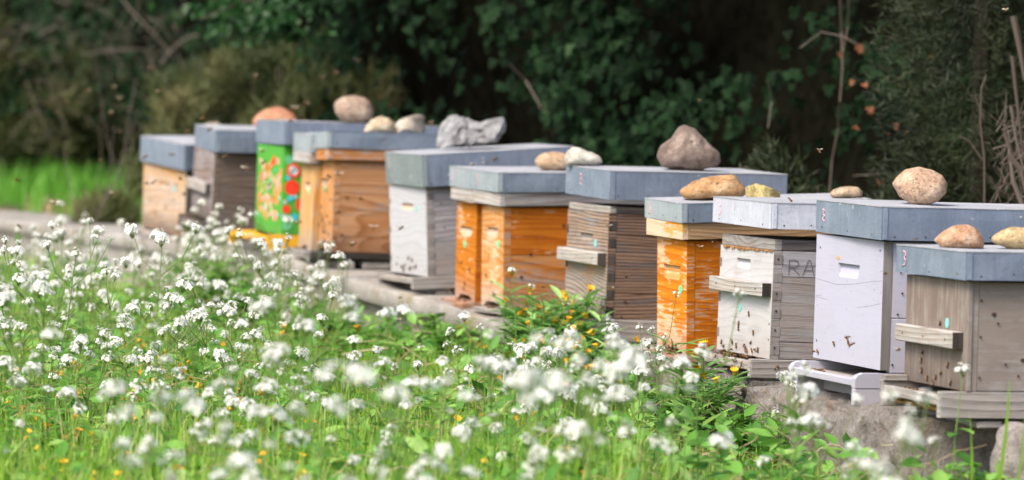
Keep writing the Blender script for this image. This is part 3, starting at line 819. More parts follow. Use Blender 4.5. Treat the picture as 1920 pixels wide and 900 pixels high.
# painted dots: front (fractions), side (metres)
rr = random.Random(5)
mats = ['coral', 'rose', 'red', 'cyan', 'dotgrey', 'teal', 'dotwhite', 'navy']
mb = MB()
H = h['H']
spots = []
for i in range(64):
    col = rr.choice([0, 0, 0, 1, 1, 2]) if i < 48 else rr.choice([3, 4, 5])
    r = rr.uniform(.009, .019) if i < 48 else rr.uniform(.006, .011)
    for _ in range(60):
        f, z = rr.uniform(.07, .93), rr.uniform(.055, .265)
        if all((f * W - a) ** 2 + (z - b) ** 2 > ((r + c) * .78) ** 2 for a, b, c in spots):
            break
    spots.append((f * W, z, r))
    V, F = disc_geo(Vector((-0.0001, f * W, z)), Vector((0, r * .85, 0)), Vector((0, 0, r)), Vector((-1, 0, 0)), .0006 + .00002 * i, 14)
    mesh('painted_dot', V, F, M[mats[col]], h['root'])
for (px, py, r, c) in [(551, 320, 14, 2), (551, 320, 9, 6), (549, 352, 14.5, 2), (569, 384, 13, 2), (569, 384, 6, 7), (540, 393, 8, 2), (537, 379.5, 4.5, 4), (547, 372, 6, 3), (556.5, 369, 4, 4), (543, 300, 9, 5),
                       (541, 334, 5, 3), (536, 406, 4.5, 4), (556, 407, 6.5, 3), (542, 424, 9, 5), (575, 340, 7, 3), (580, 300, 10, 2), (590, 365, 9, 5), (600, 325, 12, 2), (596, 405, 10, 2), (620, 350, 8, 3)]:
    s = 5.25 * 100
    V, F = disc_geo(Vector(((px - 532) / s / .96, -0.0014, H - (py - 274.5) / s)), Vector((r / s, 0, 0)), Vector((0, 0, r / s)), Vector((0, -1, 0)), .0004 + .0004 * (c in (6, 7)), 16)
    mesh('painted_dot', V, [f[::-1] for f in F], M[mats[c]], h['root'])
for i in range(4):
    for j in range(4):
        if (i + j) % 2:
            x = (551 - 532) / 525 / .96 + (i - 1.5) * .0075; z = H - (320 - 274.5) / 525 + (j - 1.5) * .0075
            if math.hypot(i - 1.5, j - 1.5) > 1.9: continue
            mb.add([Vector((x + a * .0037, -.0024, z + b * .0037)) for a, b in ((-1, -1), (1, -1), (1, 1), (-1, 1))], [(0, 1, 2, 3)], 7)
mb.build('checker_pattern', [M[m] for m in mats], h['root'])

# letters scratched in the side of the cream hive, and the propolis fringe under its frame
h = HIVE['P']
H = h['H']
strokes('carved_letters', [[(0, .040), (0, .002), (.012, 0), (.024, .004), (.026, .012), (.020, .018), (.002, .021)], [(.010, .021), (.030, .040)],
                           [(.038, .041), (.052, .001), (.058, .001), (.070, .041)], [(.043, .026), (.064, .026)]],
        Vector((.043, -.0012, H - .052)), Vector((1, 0, 0)), Vector((0, 0, -1)), Vector((0, -1, 0)), .0017, .0003, M['carve'], h['root'])
mb = MB()
rr = random.Random(3)
for i in range(34):
    y = h['W'] * (0.02 + 0.9 * i / 33)
    d = rr.uniform(.002, .010) * (1.3 if i > 18 else 1)
    z = H - .030
    w = rr.uniform(.006, .010)
    mb.add([Vector((-.003, y - w, z)), Vector((-.003, y + w, z)), Vector((-.004, y + rr.uniform(-.003, .003), z - d)), Vector((.001, y - w, z + .001)), Vector((.001, y + w, z + .001))],
           [(0, 1, 2), (0, 2, 3), (1, 4, 2), (0, 3, 4, 1)])
mb.build('propolis_fringe', [M['wax']], h['root'])
# knots and nail rust on a few boards
for key, pts in (('C2', [(.05, .19), (.10, .19), (.035, .06), (.02, .14)]), ('E2', [(.06, .10), (.2, .26), (.09, .17)]), ('H', [(.06, .05), (.22, .30)]), ('L', [(.13, .07), (.06, .17), (.20, .12)])):
    for (x, z) in pts:
        V, F = disc_geo(Vector((x, -.0010, z)), Vector((.006, 0, 0)), Vector((0, 0, .0045)), Vector((0, -1, 0)), .0003, 9)
        mesh('knot', V, [f[::-1] for f in F], M['nail'], HIVE[key]['root'])

# ------------------------------------------------------------------ ledge and ground
def interp(x, xs, ys):
    return float(np.interp(x, xs, ys))
LD = [8.0, 9.13, 9.83, 10.73, 11.38, 12.13, 12.99, 13.66, 14.58, 15.0, 15.63, 17.0, 18.8, 26.0, 34.0]
LX = [1.33, .95, .80, .61, .43, .21, -.09, -.34, -.72, -.91, -1.17, -1.66, -2.28, -4.7, -7.5]
ZD = [8.0, 9.0, 9.83, 10.7, 11.4, 12.2, 13.0, 13.45, 13.9, 14.55, 14.9, 15.2, 15.8, 17.0, 19.0, 26.0]
ZZ = [-.725, -.722, -.752, -.760, -.768, -.764, -.746, -.718, -.705, -.672, -.640, -.640, -.662, -.665, -.70, -.80]
def ledge_x(D): return interp(D, LD, LX)
def ledge_z(D): return interp(D, ZD, ZZ)
def front_ground(x, y):
    return -.93 + .03 * noise.noise(Vector((x * .9, y * .6, 0))) + .012 * noise.noise(Vector((x * 4, y * 3, 5)))
def back_ground(x, y):
    return -.735 + .03 * noise.noise(Vector((x * .8, y * .5, 3))) - max(0, y - 22) * .004
def ground_z(x, y):
    e = ledge_x(min(max(y, 8), 34)) if y > 8 else 1.33 + (8 - y) * .33
    t = (x - (e + .12)) / .30
    t = min(1, max(0, t)); t = t * t * (3 - 2 * t)
    zb = back_ground(x, y)
    if y < 9.0:                                    # behind the row's near end the bank falls to the meadow
        k = min(1, max(0, (y - 8.3) / .7)); zb = zb * k + front_ground(x, y) * (1 - k)
    return front_ground(x, y) * (1 - t) + zb * t

g = G('soil and moss', 0.95)
tc, co = coords(g, False)
n1 = g.noise(co, 2.5, 6.0, 0.65); n2 = g.noise(co, 30.0, 5.0, 0.7)
c = g.mix(g.step(n1, .42, .58), (0.05, 0.075, 0.02), (0.10, 0.065, 0.04))
c = g.mix(g.math('MULTIPLY', g.step(n2, .5, .65), .7), c, (0.15, 0.085, 0.05))
g.color(c); g.bump(n2, .02, .8)
M['soil'] = g.m

def axis(fine0, fine1, step, far):
    a = list(np.arange(fine0, fine1, step))
    s = step
    x = fine1
    while x < far:
        a.append(x); s *= 1.35; x += s
    s = step; x = fine0 - step; pre = []
    while x > -far:
        pre.append(x); s *= 1.35; x -= s
    return pre[::-1] + a
gx = axis(-4.5, 3.5, .12, 220); gy = axis(2.0, 24.0, .16, 220)
V = [(x, y, ground_z(x, y) if y < 34 else -.80) for y in gy for x in gx]
nx = len(gx)
F = [(j * nx + i, j * nx + i + 1, (j + 1) * nx + i + 1, (j + 1) * nx + i) for j in range(len(gy) - 1) for i in range(nx - 1)]
tag(mesh('ground', V, F, M['soil'], smooth=True), kind='structure')

g = G('old concrete', 0.9)
tc, co = coords(g, False)
n1 = g.noise(co, 4.0, 5.0, 0.65); n2 = g.noise(co, 70.0, 4.0, 0.75); n3 = g.noise(g.vec('MULTIPLY', co, (9.0, 9.0, 2.0)), 1.0, 4.0, 0.6)
c = g.ramp(n1, [(.32, (.19, .175, .155)), (.5, (.29, .27, .245)), (.68, (.37, .35, .33))])
c = g.mix(g.math('MULTIPLY', g.step(n3, .54, .68), .65), c, (.20, .155, .06))
c = g.mix(g.math('MULTIPLY', g.step(n2, .55, .64), .5), c, (.16, .15, .14))
c = g.mix(g.math('MULTIPLY', g.step(n2, .42, .36), .4), c, (.62, .60, .57))
g.color(c); g.bump(g.math('ADD', n2, g.math('MULTIPLY', n1, 2.0)), .006, .8)
M['concrete'] = g.m
g = G('rough broken concrete', 0.95)
tc, co = coords(g, False)
n1 = g.noise(co, 9.0, 6.0, 0.7); n2 = g.noise(co, 110.0, 4.0, 0.8); n3 = g.noise(g.vec('MULTIPLY', co, (40.0, 40.0, 5.0)), 1.0, 4.0, 0.6, 1.0)
c = g.ramp(n1, [(.3, (.13, .115, .10)), (.5, (.30, .27, .245)), (.7, (.44, .41, .38))])
c = g.mix(g.math('MULTIPLY', g.step(n2, .54, .62), .6), c, (.12, .10, .09))
c = g.mix(g.math('MULTIPLY', g.step(n3, .58, .66), .5), c, (.30, .17, .09))
c = g.mix(g.math('MULTIPLY', g.step(n3, .40, .34), .5), c, (.52, .49, .46))
g.color(c); g.bump(g.math('ADD', n2, g.math('MULTIPLY', n1, 2.0)), .018, 1.0)
M['rubble'] = g.m

PROF = [(-.60, -.45), (-.60, -.02), (-.58, 0), (-.40, .0), (-.2, .0), (-.06, .0), (-.012, -.0005), (-.003, -.002), (.0, -.006), (.001, -.03), (.0, -.056), (-.004, -.062), (-.012, -.066),
        (-.034, -.074), (-.044, -.10), (-.050, -.14), (-.046, -.19), (-.036, -.25), (-.026, -.32), (-.03, -.45)]
SLAB = [(-.60, -.45), (-.60, -.02), (-.58, 0), (-.40, .0), (-.2, .0), (-.06, .0), (-.012, -.0005), (-.003, -.002), (.0, -.006), (.001, -.03), (.001, -.052), (-.006, -.058), (-.010, -.064),
        (-.012, -.09), (-.010, -.13), (-.006, -.19), (.0, -.25), (.004, -.32), (.004, -.45)]
def ledge_frame(D):
    a = Vector((ledge_x(D - .15), D - .15, 0)); b = Vector((ledge_x(D + .15), D + .15, 0))
    t = (b - a).normalized()
    return Vector((ledge_x(D), D, ledge_z(D))), t, Vector((-t.y, t.x, 0))      # outward: towards the hive fronts

def sweep(name, D0, D1, step, prof, mat, amp, label, cat, group, sub=1, freq=9):
    Ds = np.arange(D0, D1 + 1e-6, step)
    pr = []
    for (a, b) in zip(prof[:-1], prof[1:]):
        for k in range(sub): pr.append((a[0] + (b[0] - a[0]) * k / sub, a[1] + (b[1] - a[1]) * k / sub))
    pr.append(prof[-1])
    V, F = [], []
    n = len(pr)
    for D in Ds:
        p, t, o = ledge_frame(float(D))
        for (a, z) in pr:
            q = p + o * a + Vector((0, 0, z))
            d = noise.fractal(q * freq, 1.0, 2.0, 4) * amp + (noise.noise(q * 55) * .5 + noise.noise(q * 26) * .5) * amp * (.8 if amp > .02 else 0)
            V.append(q + o * d + Vector((0, 0, d * (.8 if z > -.03 else .2) if a > -.35 else 0)))
    m = len(Ds)
    for i in range(m - 1):
        for k in range(n - 1):
            F.append((i * n + k, i * n + k + 1, (i + 1) * n + k + 1, (i + 1) * n + k))
    F.append(tuple(range(n - 1, -1, -1))); F.append(tuple((m - 1) * n + k for k in range(n)))
    o = mesh(name, V, F, mat, smooth=True)
    tag(o, label, cat, group)
    bm = bmesh.new(); bm.from_mesh(o.data); bmesh.ops.recalc_face_normals(bm, faces=bm.faces[:]); bm.to_mesh(o.data); bm.free()
    o.data.shade_smooth()
    for p_ in o.data.polygons:
        if len(p_.vertices) > 4: p_.use_smooth = False
    return o
gname = 'concrete channel sections under the hives'
sweep('concrete_channel', 17.55, 24.0, .10, SLAB, M['concrete'], .004, 'bare concrete channel section at the far left, left of all hives', 'concrete channel', gname)
sweep('concrete_channel', 14.26, 17.535, .05, SLAB, M['concrete'], .004, 'concrete channel section carrying the plywood, brown, green and tan hives', 'concrete channel', gname)
sweep('concrete_channel', 11.72, 14.245, .05, PROF, M['concrete'], .005, 'concrete channel section carrying the whitewashed and paired orange hives', 'concrete channel', gname)
BL = [(-.60, -.45), (-.60, -.02), (-.58, 0), (-.3, .0), (-.05, .0), (-.012, -.004), (.004, -.02), (.012, -.07), (.014, -.15), (.010, -.26), (.02, -.45)]
sweep('concrete_block', 10.72, 11.70, .025, BL, M['rubble'], .035, 'mossy concrete block under the single orange and cream hives', 'concrete block', 'broken concrete blocks', 4, 7)
sweep('concrete_block', 9.25, 10.66, .02, BL, M['rubble'], .030, 'rough broken concrete block under the lavender hive at the right', 'concrete block', 'broken concrete blocks', 5, 8)

# saddle that carries the joint of two channel sections
p, t, o = ledge_frame(14.25)
V, F = [], []
sp = [(.006, -.004), (.012, -.03), (.010, -.075), (-.004, -.12), (.004, -.20), (.012, -.34), (-.2, -.34), (-.2, -.10), (-.06, -.006)]
for s in (-.022, .022):
    for a, z in sp: V.append(p + t * s + o * a + Vector((0, 0, z + .004)))
n = len(sp)
F = [tuple(range(n)), tuple(range(2 * n - 1, n - 1, -1))] + [(i, n + i, n + (i + 1) % n, (i + 1) % n) for i in range(n)]
so = mesh('channel_saddle', V, F, M['concrete'])
tag(so, 'upright concrete saddle at the channel joint left of the whitewashed hive', 'concrete saddle')
bm = bmesh.new(); bm.from_mesh(so.data); bmesh.ops.recalc_face_normals(bm, faces=bm.faces[:]); bm.to_mesh(so.data); bm.free()
bevel_mesh(so, .004, 2)

# loose timbers and bricks between hives and ledge
def support(key, x0, x1, y0, y1, ztop, name, label, cat, mat, rot=0.0, zb=None):
    m = HIVE[key]['mat']
    corners = [m @ Vector((x, y, ztop)) for x in (x0, x1) for y in (y0, y1)]
    zt = min(c.z for c in corners) - .0006
    c = sum(corners, Vector()) / 4
    bot = (zb if zb is not None else ledge_z(c.y)) - .004
    if zt - bot < .006: bot = zt - .008
    yaw = math.atan2(m[1][0], m[0][0]) + rot
    loc = Matrix.Translation(Vector((c.x, c.y, bot))) @ Matrix.Rotation(yaw, 4, 'Z')
    o = box(name, -(x1 - x0) / 2, (x1 - x0) / 2, -(y1 - y0) / 2, (y1 - y0) / 2, 0, zt - bot, mat, None, loc, bev=.003, jit=.002, rng=RNG)
    tag(o, label, cat, 'supports wedged under the hives')
names = {'A': 'plywood hive', 'B': 'dark brown hive', 'G': 'green hive', 'C1': 'honey-coloured hive', 'C2': 'tan hive', 'D': 'whitewashed hive', 'E1': 'left paired orange hive', 'E2': 'right paired orange hive',
         'H': 'ridged brown hive', 'I': 'peeling orange hive', 'P': 'cream hive', 'K': 'lavender hive', 'L': 'brown plywood hive'}
bots = {'A': -.025, 'B': -.062, 'G': -.046, 'C1': -.024, 'C2': -.024, 'D': -.042, 'E1': -.022, 'E2': -.0145, 'H': -.066, 'I': -.020, 'P': -.050, 'K': -.077, 'L': -.060}
for k, zb in bots.items():
    W = HIVE[k]['W']
    support(k, .03, .09, .004, W - .004, zb, 'timber_batten', 'flat timber batten wedged under the front of the %s' % names[k], 'batten', M['stand'])
    support(k, .36, .43, .004, W - .004, zb, 'timber_batten', 'flat timber batten wedged under the back of the %s' % names[k], 'batten', M['stand'])
support('E2', .10, .16, .0, .10, -.0145, 'brick', 'dark brick set on edge under the right paired orange hive', 'brick', flat('dark brown brick', (.10, .08, .075)))  # plain dark brown colour for the brick
support('C2', .12, .38, .01, .10, -.024, 'flagstone', 'pale flagstone lying under the tan hive', 'stone', M['concrete'])
# straw mat under the nearest tray
h = HIVE['L']
mb = MB(); rr = random.Random(12)
for i in range(170):
    y = rr.uniform(.03, .40)
    mb.tube([Vector((-.035 + rr.uniform(-.01, .02), y, -.037 - rr.uniform(0, .012))), Vector((.03, y + rr.uniform(-.03, .03), -.040 - rr.uniform(0, .018)))], .0016, .0012, 3)
tag(mb.build('straw_mat', [flat('old straw', (.50, .33, .13), .8, .4)], None, h['mat']), 'tan straw stuffing showing under the landing tray of the nearest hive', 'straw')

# ------------------------------------------------------------------ stones on the lids
def make_stone(key, px_pts, zoom, t_local, depth, mat, label, name='stone', amp=.004, sub=5, freq=16, boxy=.85, seed=0, flatb=True, rough_fn=None, cuts=0):
    sc, ox, oy = zoom
    pts = [(x / sc + ox, y / sc + oy) for x, y in px_pts]
    p = FIT[key]['lid']
    m = frame(p); W, L, H = p[6], p[7], p[8]
    cx = (min(a for a, _ in pts) + max(a for a, _ in pts)) / 2
    # find the spot on the lid whose projection has this x
    lo, hi = 0.0, L
    for _ in range(40):
        mid = (lo + hi) / 2
        q = m @ Vector((mid, W * t_local, H))
        if project(q)[0] < cx: lo = mid
        else: hi = mid
    base = m @ Vector((mid, W * t_local, H))
    s = base.y / FPX
    ybot = max(b for _, b in pts)
    P = []
    for a, b in pts:
        dx, dz = (a - cx) * s, (ybot - b) * s
        P.append((dx * math.cos(ROLL) - dz * math.sin(ROLL) , dz * math.cos(ROLL) + dx * math.sin(ROLL)))
    zc = sum(z for _, z in P) / len(P)
    hh = max(z for _, z in P)
    zc = hh * .45
    def rad(ang):
        d = Vector((math.cos(ang), math.sin(ang)))
        best = 0
        for i in range(len(P)):
            a = Vector((P[i][0], P[i][1] - zc)); b = Vector((P[(i + 1) % len(P)][0], P[(i + 1) % len(P)][1] - zc))
            e = b - a
            den = d.x * e.y - d.y * e.x
            if abs(den) < 1e-12: continue
            tt = (a.x * e.y - a.y * e.x) / den
            u = (a.x * d.y - a.y * d.x) / den
            if tt > 0 and -1e-6 <= u <= 1 + 1e-6: best = max(best, tt)
        return best
    tab = [rad(2 * math.pi * i / 180) for i in range(180)]
    tab = [(tab[i - 1] + tab[i] * 2 + tab[(i + 1) % 180]) / 4 for i in range(180)]
    bm = bmesh.new()
    bmesh.ops.create_icosphere(bm, subdivisions=sub, radius=1)
    w = max(a for a, _ in P) - min(a for a, _ in P)
    dep = depth * w / 2
    zmin = 1e9
    pr_ = random.Random(seed * 7 + 1)
    planes = []
    for _ in range(cuts):
        a_ = pr_.uniform(-1.1, 1.1); b_ = pr_.uniform(-.3, .9)
        planes.append((Vector((math.sin(a_) * math.cos(b_), -math.cos(a_) * math.cos(b_), math.sin(b_))), dep * pr_.uniform(.62, .85)))
    for v in bm.verts:
        d = v.co.normalized()
        ang = math.atan2(d.z, d.x) % (2 * math.pi)
        f = ang / (2 * math.pi) * 180
        i = int(f) % 180
        r = tab[i] * (1 - f % 1) + tab[(i + 1) % 180] * (f % 1)
        rho = math.hypot(d.x, d.z)
        k = rho ** boxy
        yy = math.copysign(abs(d.y) ** .9, d.y)
        q = Vector((math.cos(ang) * r * k, yy * dep, math.sin(ang) * r * k))
        nz = noise.fractal(Vector(q) * freq + Vector((seed * 5.3, 0, seed)), 1.0, 2.0, 4) * amp
        if rough_fn: nz += rough_fn(q)
        q += d * nz * 1.4
        for (pn, pd) in planes:
            ex = q.dot(pn) - pd
            if ex > 0: q -= pn * ex * .93
        v.co = q
        zmin = min(zmin, q.z)
    for v in bm.verts:                          # settle on the tin
        if v.co.z < zmin + .004: v.co.z = zmin + .002
    me = bpy.data.meshes.new(name)
    bm.to_mesh(me); bm.free()
    me.materials.append(mat); me.shade_smooth()
    o = link(name, me, None, Matrix.Translation(Vector((base.x, base.y, base.z + .0005 - (zmin + .002)))))
    tag(o, label, 'stone', 'stones weighing down the lids')
    return o
Z5 = (4.8, 680, 200); Z6 = (4.267, 1250, 220); ZA = (2.812, 600, 0); ZB = (2.25, 1260, 0); Z7 = (6, 240, 170); ZC = (7.5, 1700, 360); ZD_ = (6.923, 1200, 330); Z4 = (1.955, 1020, 220)
sm = stone_mat
make_stone('A', [(815, 400), (860, 330), (930, 302), (1000, 318), (1060, 350), (1100, 410), (1090, 480), (1000, 510), (850, 510), (810, 460)], Z7, .5, .9, sm('beige fieldstone', (.38, .30, .22), (.52, .42, .32), (.58, .50, .40)), 'beige stone peeping up behind the lid of the dark brown hive', seed=1)
make_stone('B', [(1400, 400), (1400, 340), (1450, 275), (1550, 215), (1680, 190), (1790, 220), (1860, 270), (1905, 330), (1900, 400), (1700, 430), (1500, 425)], Z7, .5, .8, sm('terracotta pebble', (.55, .20, .11), (.60, .27, .16), (.62, .40, .22), 8), 'reddish orange rounded stone showing over the left of the green hive lid', seed=2)
make_stone('G', [(73, 560), (85, 535), (120, 512), (180, 506), (240, 518), (270, 545), (288, 600), (270, 635), (210, 652), (150, 650), (110, 635), (80, 595)], ZA, .35, .85, sm('brown cobble', (.32, .22, .16), (.44, .32, .24), (.52, .41, .32), 7), 'round brown cobble on the green hive lid', seed=3, amp=.002)
make_stone('C2', [(228, 695), (240, 660), (270, 625), (320, 612), (370, 618), (392, 640), (395, 695), (300, 698)], ZA, .5, .8, sm('cream fieldstone', (.50, .38, .24), (.64, .50, .34), (.70, .60, .46), 12), 'cream rounded stone, left of the pair on the tan hive lid', seed=4)
make_stone('C2', [(235, 175), (290, 130), (400, 95), (500, 75), (600, 65), (612, 120), (590, 235), (480, 235), (370, 225), (270, 235), (240, 200)], Z5, .38, .5, sm('pale grey stone', (.42, .35, .27), (.60, .52, .43), (.70, .64, .56), 20), 'pale grey angular stone, right of the pair on the tan hive lid', seed=5, boxy=.45, amp=.005, cuts=7)
def lumpy(q):
    v = noise.noise(q * 60 + Vector((3, 1, 7))) * .008 + noise.noise(q * 130) * .006
    left = min(1, max(0, (-q.x + .03) / .05))
    return v * (0.25 + 1.3 * left) + (abs(noise.noise(q * 45)) * .008 * left)
make_stone('D', [(645, 150), (680, 125), (750, 112), (800, 140), (850, 155), (930, 190), (1000, 205), (1050, 208), (1110, 180), (1190, 165), (1265, 128), (1283, 180), (1275, 270), (1210, 380), (1000, 385), (800, 395), (660, 400), (640, 330), (640, 220)],
           Z5, .42, .62, sm('crumbly grey concrete', (.28, .28, .29), (.42, .42, .43), (.58, .58, .58), 30, bump=.005, lum=1.12), 'rough grey broken concrete lump with a dipped top on the whitewashed hive lid', name='concrete_lump', amp=.006, sub=6, boxy=.35, seed=6, rough_fn=lumpy, cuts=5)
make_stone('E2', [(1550, 470), (1570, 430), (1620, 400), (1700, 390), (1800, 393), (1870, 420), (1890, 480), (1850, 545), (1700, 555), (1620, 545), (1570, 515)], Z5, .70, .7, sm('tan river stone', (.42, .27, .15), (.55, .38, .24), (.60, .46, .33), 9), 'long tan stone on the lid of the right paired orange hive', seed=7, amp=.003)
make_stone('H', [(1293, 840), (1300, 800), (1330, 775), (1370, 778), (1430, 800), (1480, 830), (1490, 860), (1440, 870), (1350, 872), (1300, 868)], ZA, .86, .7, sm('chalk white stone', (.55, .50, .42), (.68, .64, .56), (.74, .70, .64), 14), 'chalky white stone on the far left of the ridged brown hive lid', seed=8, amp=.004)
make_stone('H', [(417, 140), (425, 110), (465, 70), (490, 42), (515, 32), (550, 42), (600, 85), (640, 130), (648, 160), (630, 183), (570, 192), (470, 190), (430, 175)], Z4, .40, .75, sm('pitted brown boulder', (.22, .15, .12), (.33, .25, .21), (.42, .34, .28), 16, .9), 'large brown triangular pitted boulder on the ridged brown hive lid', seed=9, amp=.005)
make_stone('I', [(522, 195), (540, 160), (700, 60), (830, 5), (950, -20), (1200, -25), (1250, 0), (1300, 60), (1350, 150), (1350, 220), (1310, 270), (1000, 280), (700, 290), (600, 292), (540, 245)], ZD_, .45, .6, sm('orange tan rock', (.42, .21, .08), (.55, .32, .15), (.62, .45, .27), 13, .4), 'flat orange tan rock on the lid of the peeling orange hive', seed=10, amp=.005)
make_stone('I', [(580, 560), (660, 540), (720, 520), (800, 545), (860, 570), (900, 590), (940, 590), (957, 625), (935, 642), (850, 640), (700, 638), (590, 636)], Z6, .45, .5, sm('yellow sandstone', (.52, .36, .12), (.66, .54, .22), (.72, .62, .34), 12), 'yellow angular stone touching the orange tan rock', seed=11, boxy=.5, amp=.004, cuts=7)
make_stone('I', [(1305, 625), (1330, 590), (1390, 565), (1460, 560), (1530, 570), (1568, 605), (1565, 640), (1530, 652), (1330, 652)], Z6, .25, .7, sm('small tan pebble', (.42, .29, .18), (.54, .40, .27), (.60, .48, .35), 9), 'small smooth tan pebble between the yellow stone and the large round stone', seed=12, amp=.0015)
make_stone('K', [(930, 770), (945, 745), (985, 710), (1040, 698), (1090, 710), (1140, 735), (1162, 770), (1155, 810), (1120, 845), (1080, 860), (1010, 855), (960, 825)], ZB, .50, .8, sm('pinkish round river stone', (.42, .25, .16), (.56, .38, .26), (.64, .49, .37), 7, .5), 'large round pinkish tan river stone on the lavender hive lid', seed=13, amp=.002)
make_stone('L', [(385, 660), (430, 610), (550, 520), (650, 465), (760, 450), (880, 460), (980, 520), (1060, 590), (1095, 700), (1090, 775), (900, 770), (700, 760), (480, 755), (440, 715)], ZC, .55, .7, sm('rusty half cobble', (.48, .22, .10), (.60, .36, .22), (.68, .50, .38), 14), 'rust and cream split cobble, left stone on the nearest hive lid', seed=14, amp=.003)
make_stone('L', [(1200, 660), (1230, 610), (1350, 530), (1500, 490), (1650, 483), (1800, 500), (1900, 560), (1930, 650), (1880, 740), (1750, 795), (1600, 805), (1450, 790), (1330, 750), (1230, 710)], ZC, .45, .7, sm('yellow brown cobble', (.36, .26, .12), (.56, .42, .22), (.64, .52, .34), 9), 'yellow brown cobble cut by the right edge, right stone on the nearest hive lid', seed=15, amp=.003)

# the pale rock in the weeds under the nearest hive
bm = bmesh.new()
bmesh.ops.create_icosphere(bm, subdivisions=4, radius=1)
for v in bm.verts:
    q = Vector((math.copysign(abs(v.co.x) ** .6, v.co.x) * .055, math.copysign(abs(v.co.y) ** .6, v.co.y) * .05, math.copysign(abs(v.co.z) ** .6, v.co.z) * .16))
    v.co = q + v.co * noise.fractal(q * 14, 1, 2, 4) * .012
me = bpy.data.meshes.new('rock'); bm.to_mesh(me); bm.free(); me.materials.append(sm('pink grey rock', (.40, .34, .31), (.54, .47, .43), (.60, .54, .50), 22, bump=.006)); me.shade_smooth()
tag(link('rock', me, None, Matrix.Translation(at(1908, 820, 8.8) + Vector((.0, 0, -.13)))), 'pale pink grey rock in the weeds below the nearest hive', 'rock')

# ------------------------------------------------------------------ vegetation helpers
def fast_mesh(name, V, F, mats, tint=None, midx=None, parent=None, smooth=False):
    me = bpy.data.meshes.new(name)
    V = np.asarray(V, dtype=np.float32); F = np.asarray(F, dtype=np.int32)
    k = F.shape[1]
    me.vertices.add(len(V)); me.vertices.foreach_set('co', V.ravel())
    me.loops.add(F.size); me.loops.foreach_set('vertex_index', F.ravel())
    me.polygons.add(len(F))
    me.polygons.foreach_set('loop_start', np.arange(0, F.size, k, dtype=np.int32))
    me.polygons.foreach_set('loop_total', np.full(len(F), k, dtype=np.int32))
    for m in (mats if isinstance(mats, (list, tuple)) else [mats]): me.materials.append(m)
    if midx is not None: me.polygons.foreach_set('material_index', np.asarray(midx, dtype=np.int32))
    if smooth: me.polygons.foreach_set('use_smooth', [True] * len(F))
    if tint is not None:
        a = me.attributes.new('tint', 'FLOAT', 'POINT')
        a.data.foreach_set('value', np.asarray(tint, dtype=np.float32))
    me.update(calc_edges=True)
    return link(name, me, parent)

def norm(a): return a / np.maximum(1e-9, np.linalg.norm(a, axis=-1, keepdims=True))

def frames(nrm, up):
    """rows: side, tip direction, normal"""
    z = norm(nrm)
    y = norm(up - z * (up * z).sum(-1, keepdims=True))
    x = np.cross(y, z)
    return np.stack([x, y, z], 1)

def scatter(TV, TF, pos, fr, scl, tint):
    TV = np.asarray(TV, float); TF = np.asarray(TF)
    n, k = len(pos), len(TV)
    V = np.einsum('vi,nij->nvj', TV, fr) * scl[:, None, None] + pos[:, None, :]
    F = (TF[None] + (np.arange(n) * k)[:, None, None]).reshape(-1, TF.shape[1])
    return V.reshape(-1, 3), F, np.repeat(tint, k)

NR = np.random.RandomState(11)
# leaf outlines lie in XY (y = tip), slightly folded along the midrib
IVY_V = [(0, 0, 0), (.30, -.12, .05), (.52, .18, .03), (.24, .34, .06), (.34, .62, .0), (.08, .72, .06), (0, 1.05, -.06), (-.08, .72, .06), (-.34, .62, .0), (-.24, .34, .06), (-.52, .18, .03), (-.30, -.12, .05), (0, .35, -.04)]
IVY_F = [(12, i, i + 1) for i in range(0, 11)] + [(12, 11, 0)]
LEAF_V = [(0, 0, 0), (.20, .30, .05), (.16, .65, .03), (0, 1, -.05), (-.16, .65, .03), (-.20, .30, .05), (0, .5, -.03)]
LEAF_F = [(6, 0, 1), (6, 1, 2), (6, 2, 3), (6, 3, 4), (6, 4, 5), (6, 5, 0)]
M['ivy'] = leafy('ivy leaf', [(.0015, .006, .002), (.0045, .014, .005), (.010, .028, .010), (.034, .064, .026)], .6, .08, spec=.05)
M['ivy_brown'] = leafy('withered ivy leaf', [(.12, .04, .015), (.24, .09, .04)], .6, .2)
M['olive'] = leafy('olive scrub leaf', [(.025, .04, .012), (.065, .085, .025), (.12, .13, .045), (.22, .18, .09)], .6, .25)
M['yellowgreen'] = leafy('soft yellow green needles', [(.04, .06, .015), (.09, .13, .03), (.15, .20, .05)], .6, .3)
M['conifer'] = leafy('dark conifer spray', [(.006, .010, .004), (.014, .023, .008), (.027, .040, .013), (.055, .06, .02)], .6, .15)
M['twig'] = leafy('bare twig', [(.035, .026, .020), (.085, .065, .052), (.18, .15, .13)], .8, 0.0)
M['straw'] = leafy('dry straw', [(.18, .12, .06), (.34, .25, .13), (.5, .42, .26)], .8, .2)
M['grass'] = leafy('meadow grass blade', [(.055, .16, .012), (.15, .36, .02), (.30, .54, .045), (.48, .64, .13), (.64, .56, .30)], .45, .5, spec=.4)
M['bankgrass'] = leafy('bank grass blade', [(.06, .24, .02), (.12, .36, .03), (.20, .44, .06)], .5, .4)
M['herb'] = leafy('herb leaf', [(.05, .15, .02), (.10, .28, .035), (.18, .42, .06), (.32, .54, .12)], .45, .45, spec=.4)
M['greyherb'] = leafy('grey green herb leaf', [(.10, .24, .05), (.20, .42, .10), (.36, .56, .20)], .5, .3)
M['stem'] = leafy('green stem', [(.08, .14, .03), (.16, .26, .06), (.22, .20, .09)], .6, .2)
M['petal'] = leafy('white petal', [(.90, .88, .88), (.96, .95, .92), (.97, .96, .92)], .6, .5, spec=.2)
M['yolk'] = leafy('orange yellow floret', [(.85, .32, .01), (.90, .50, .02), (.90, .62, .03)], .6, .2)

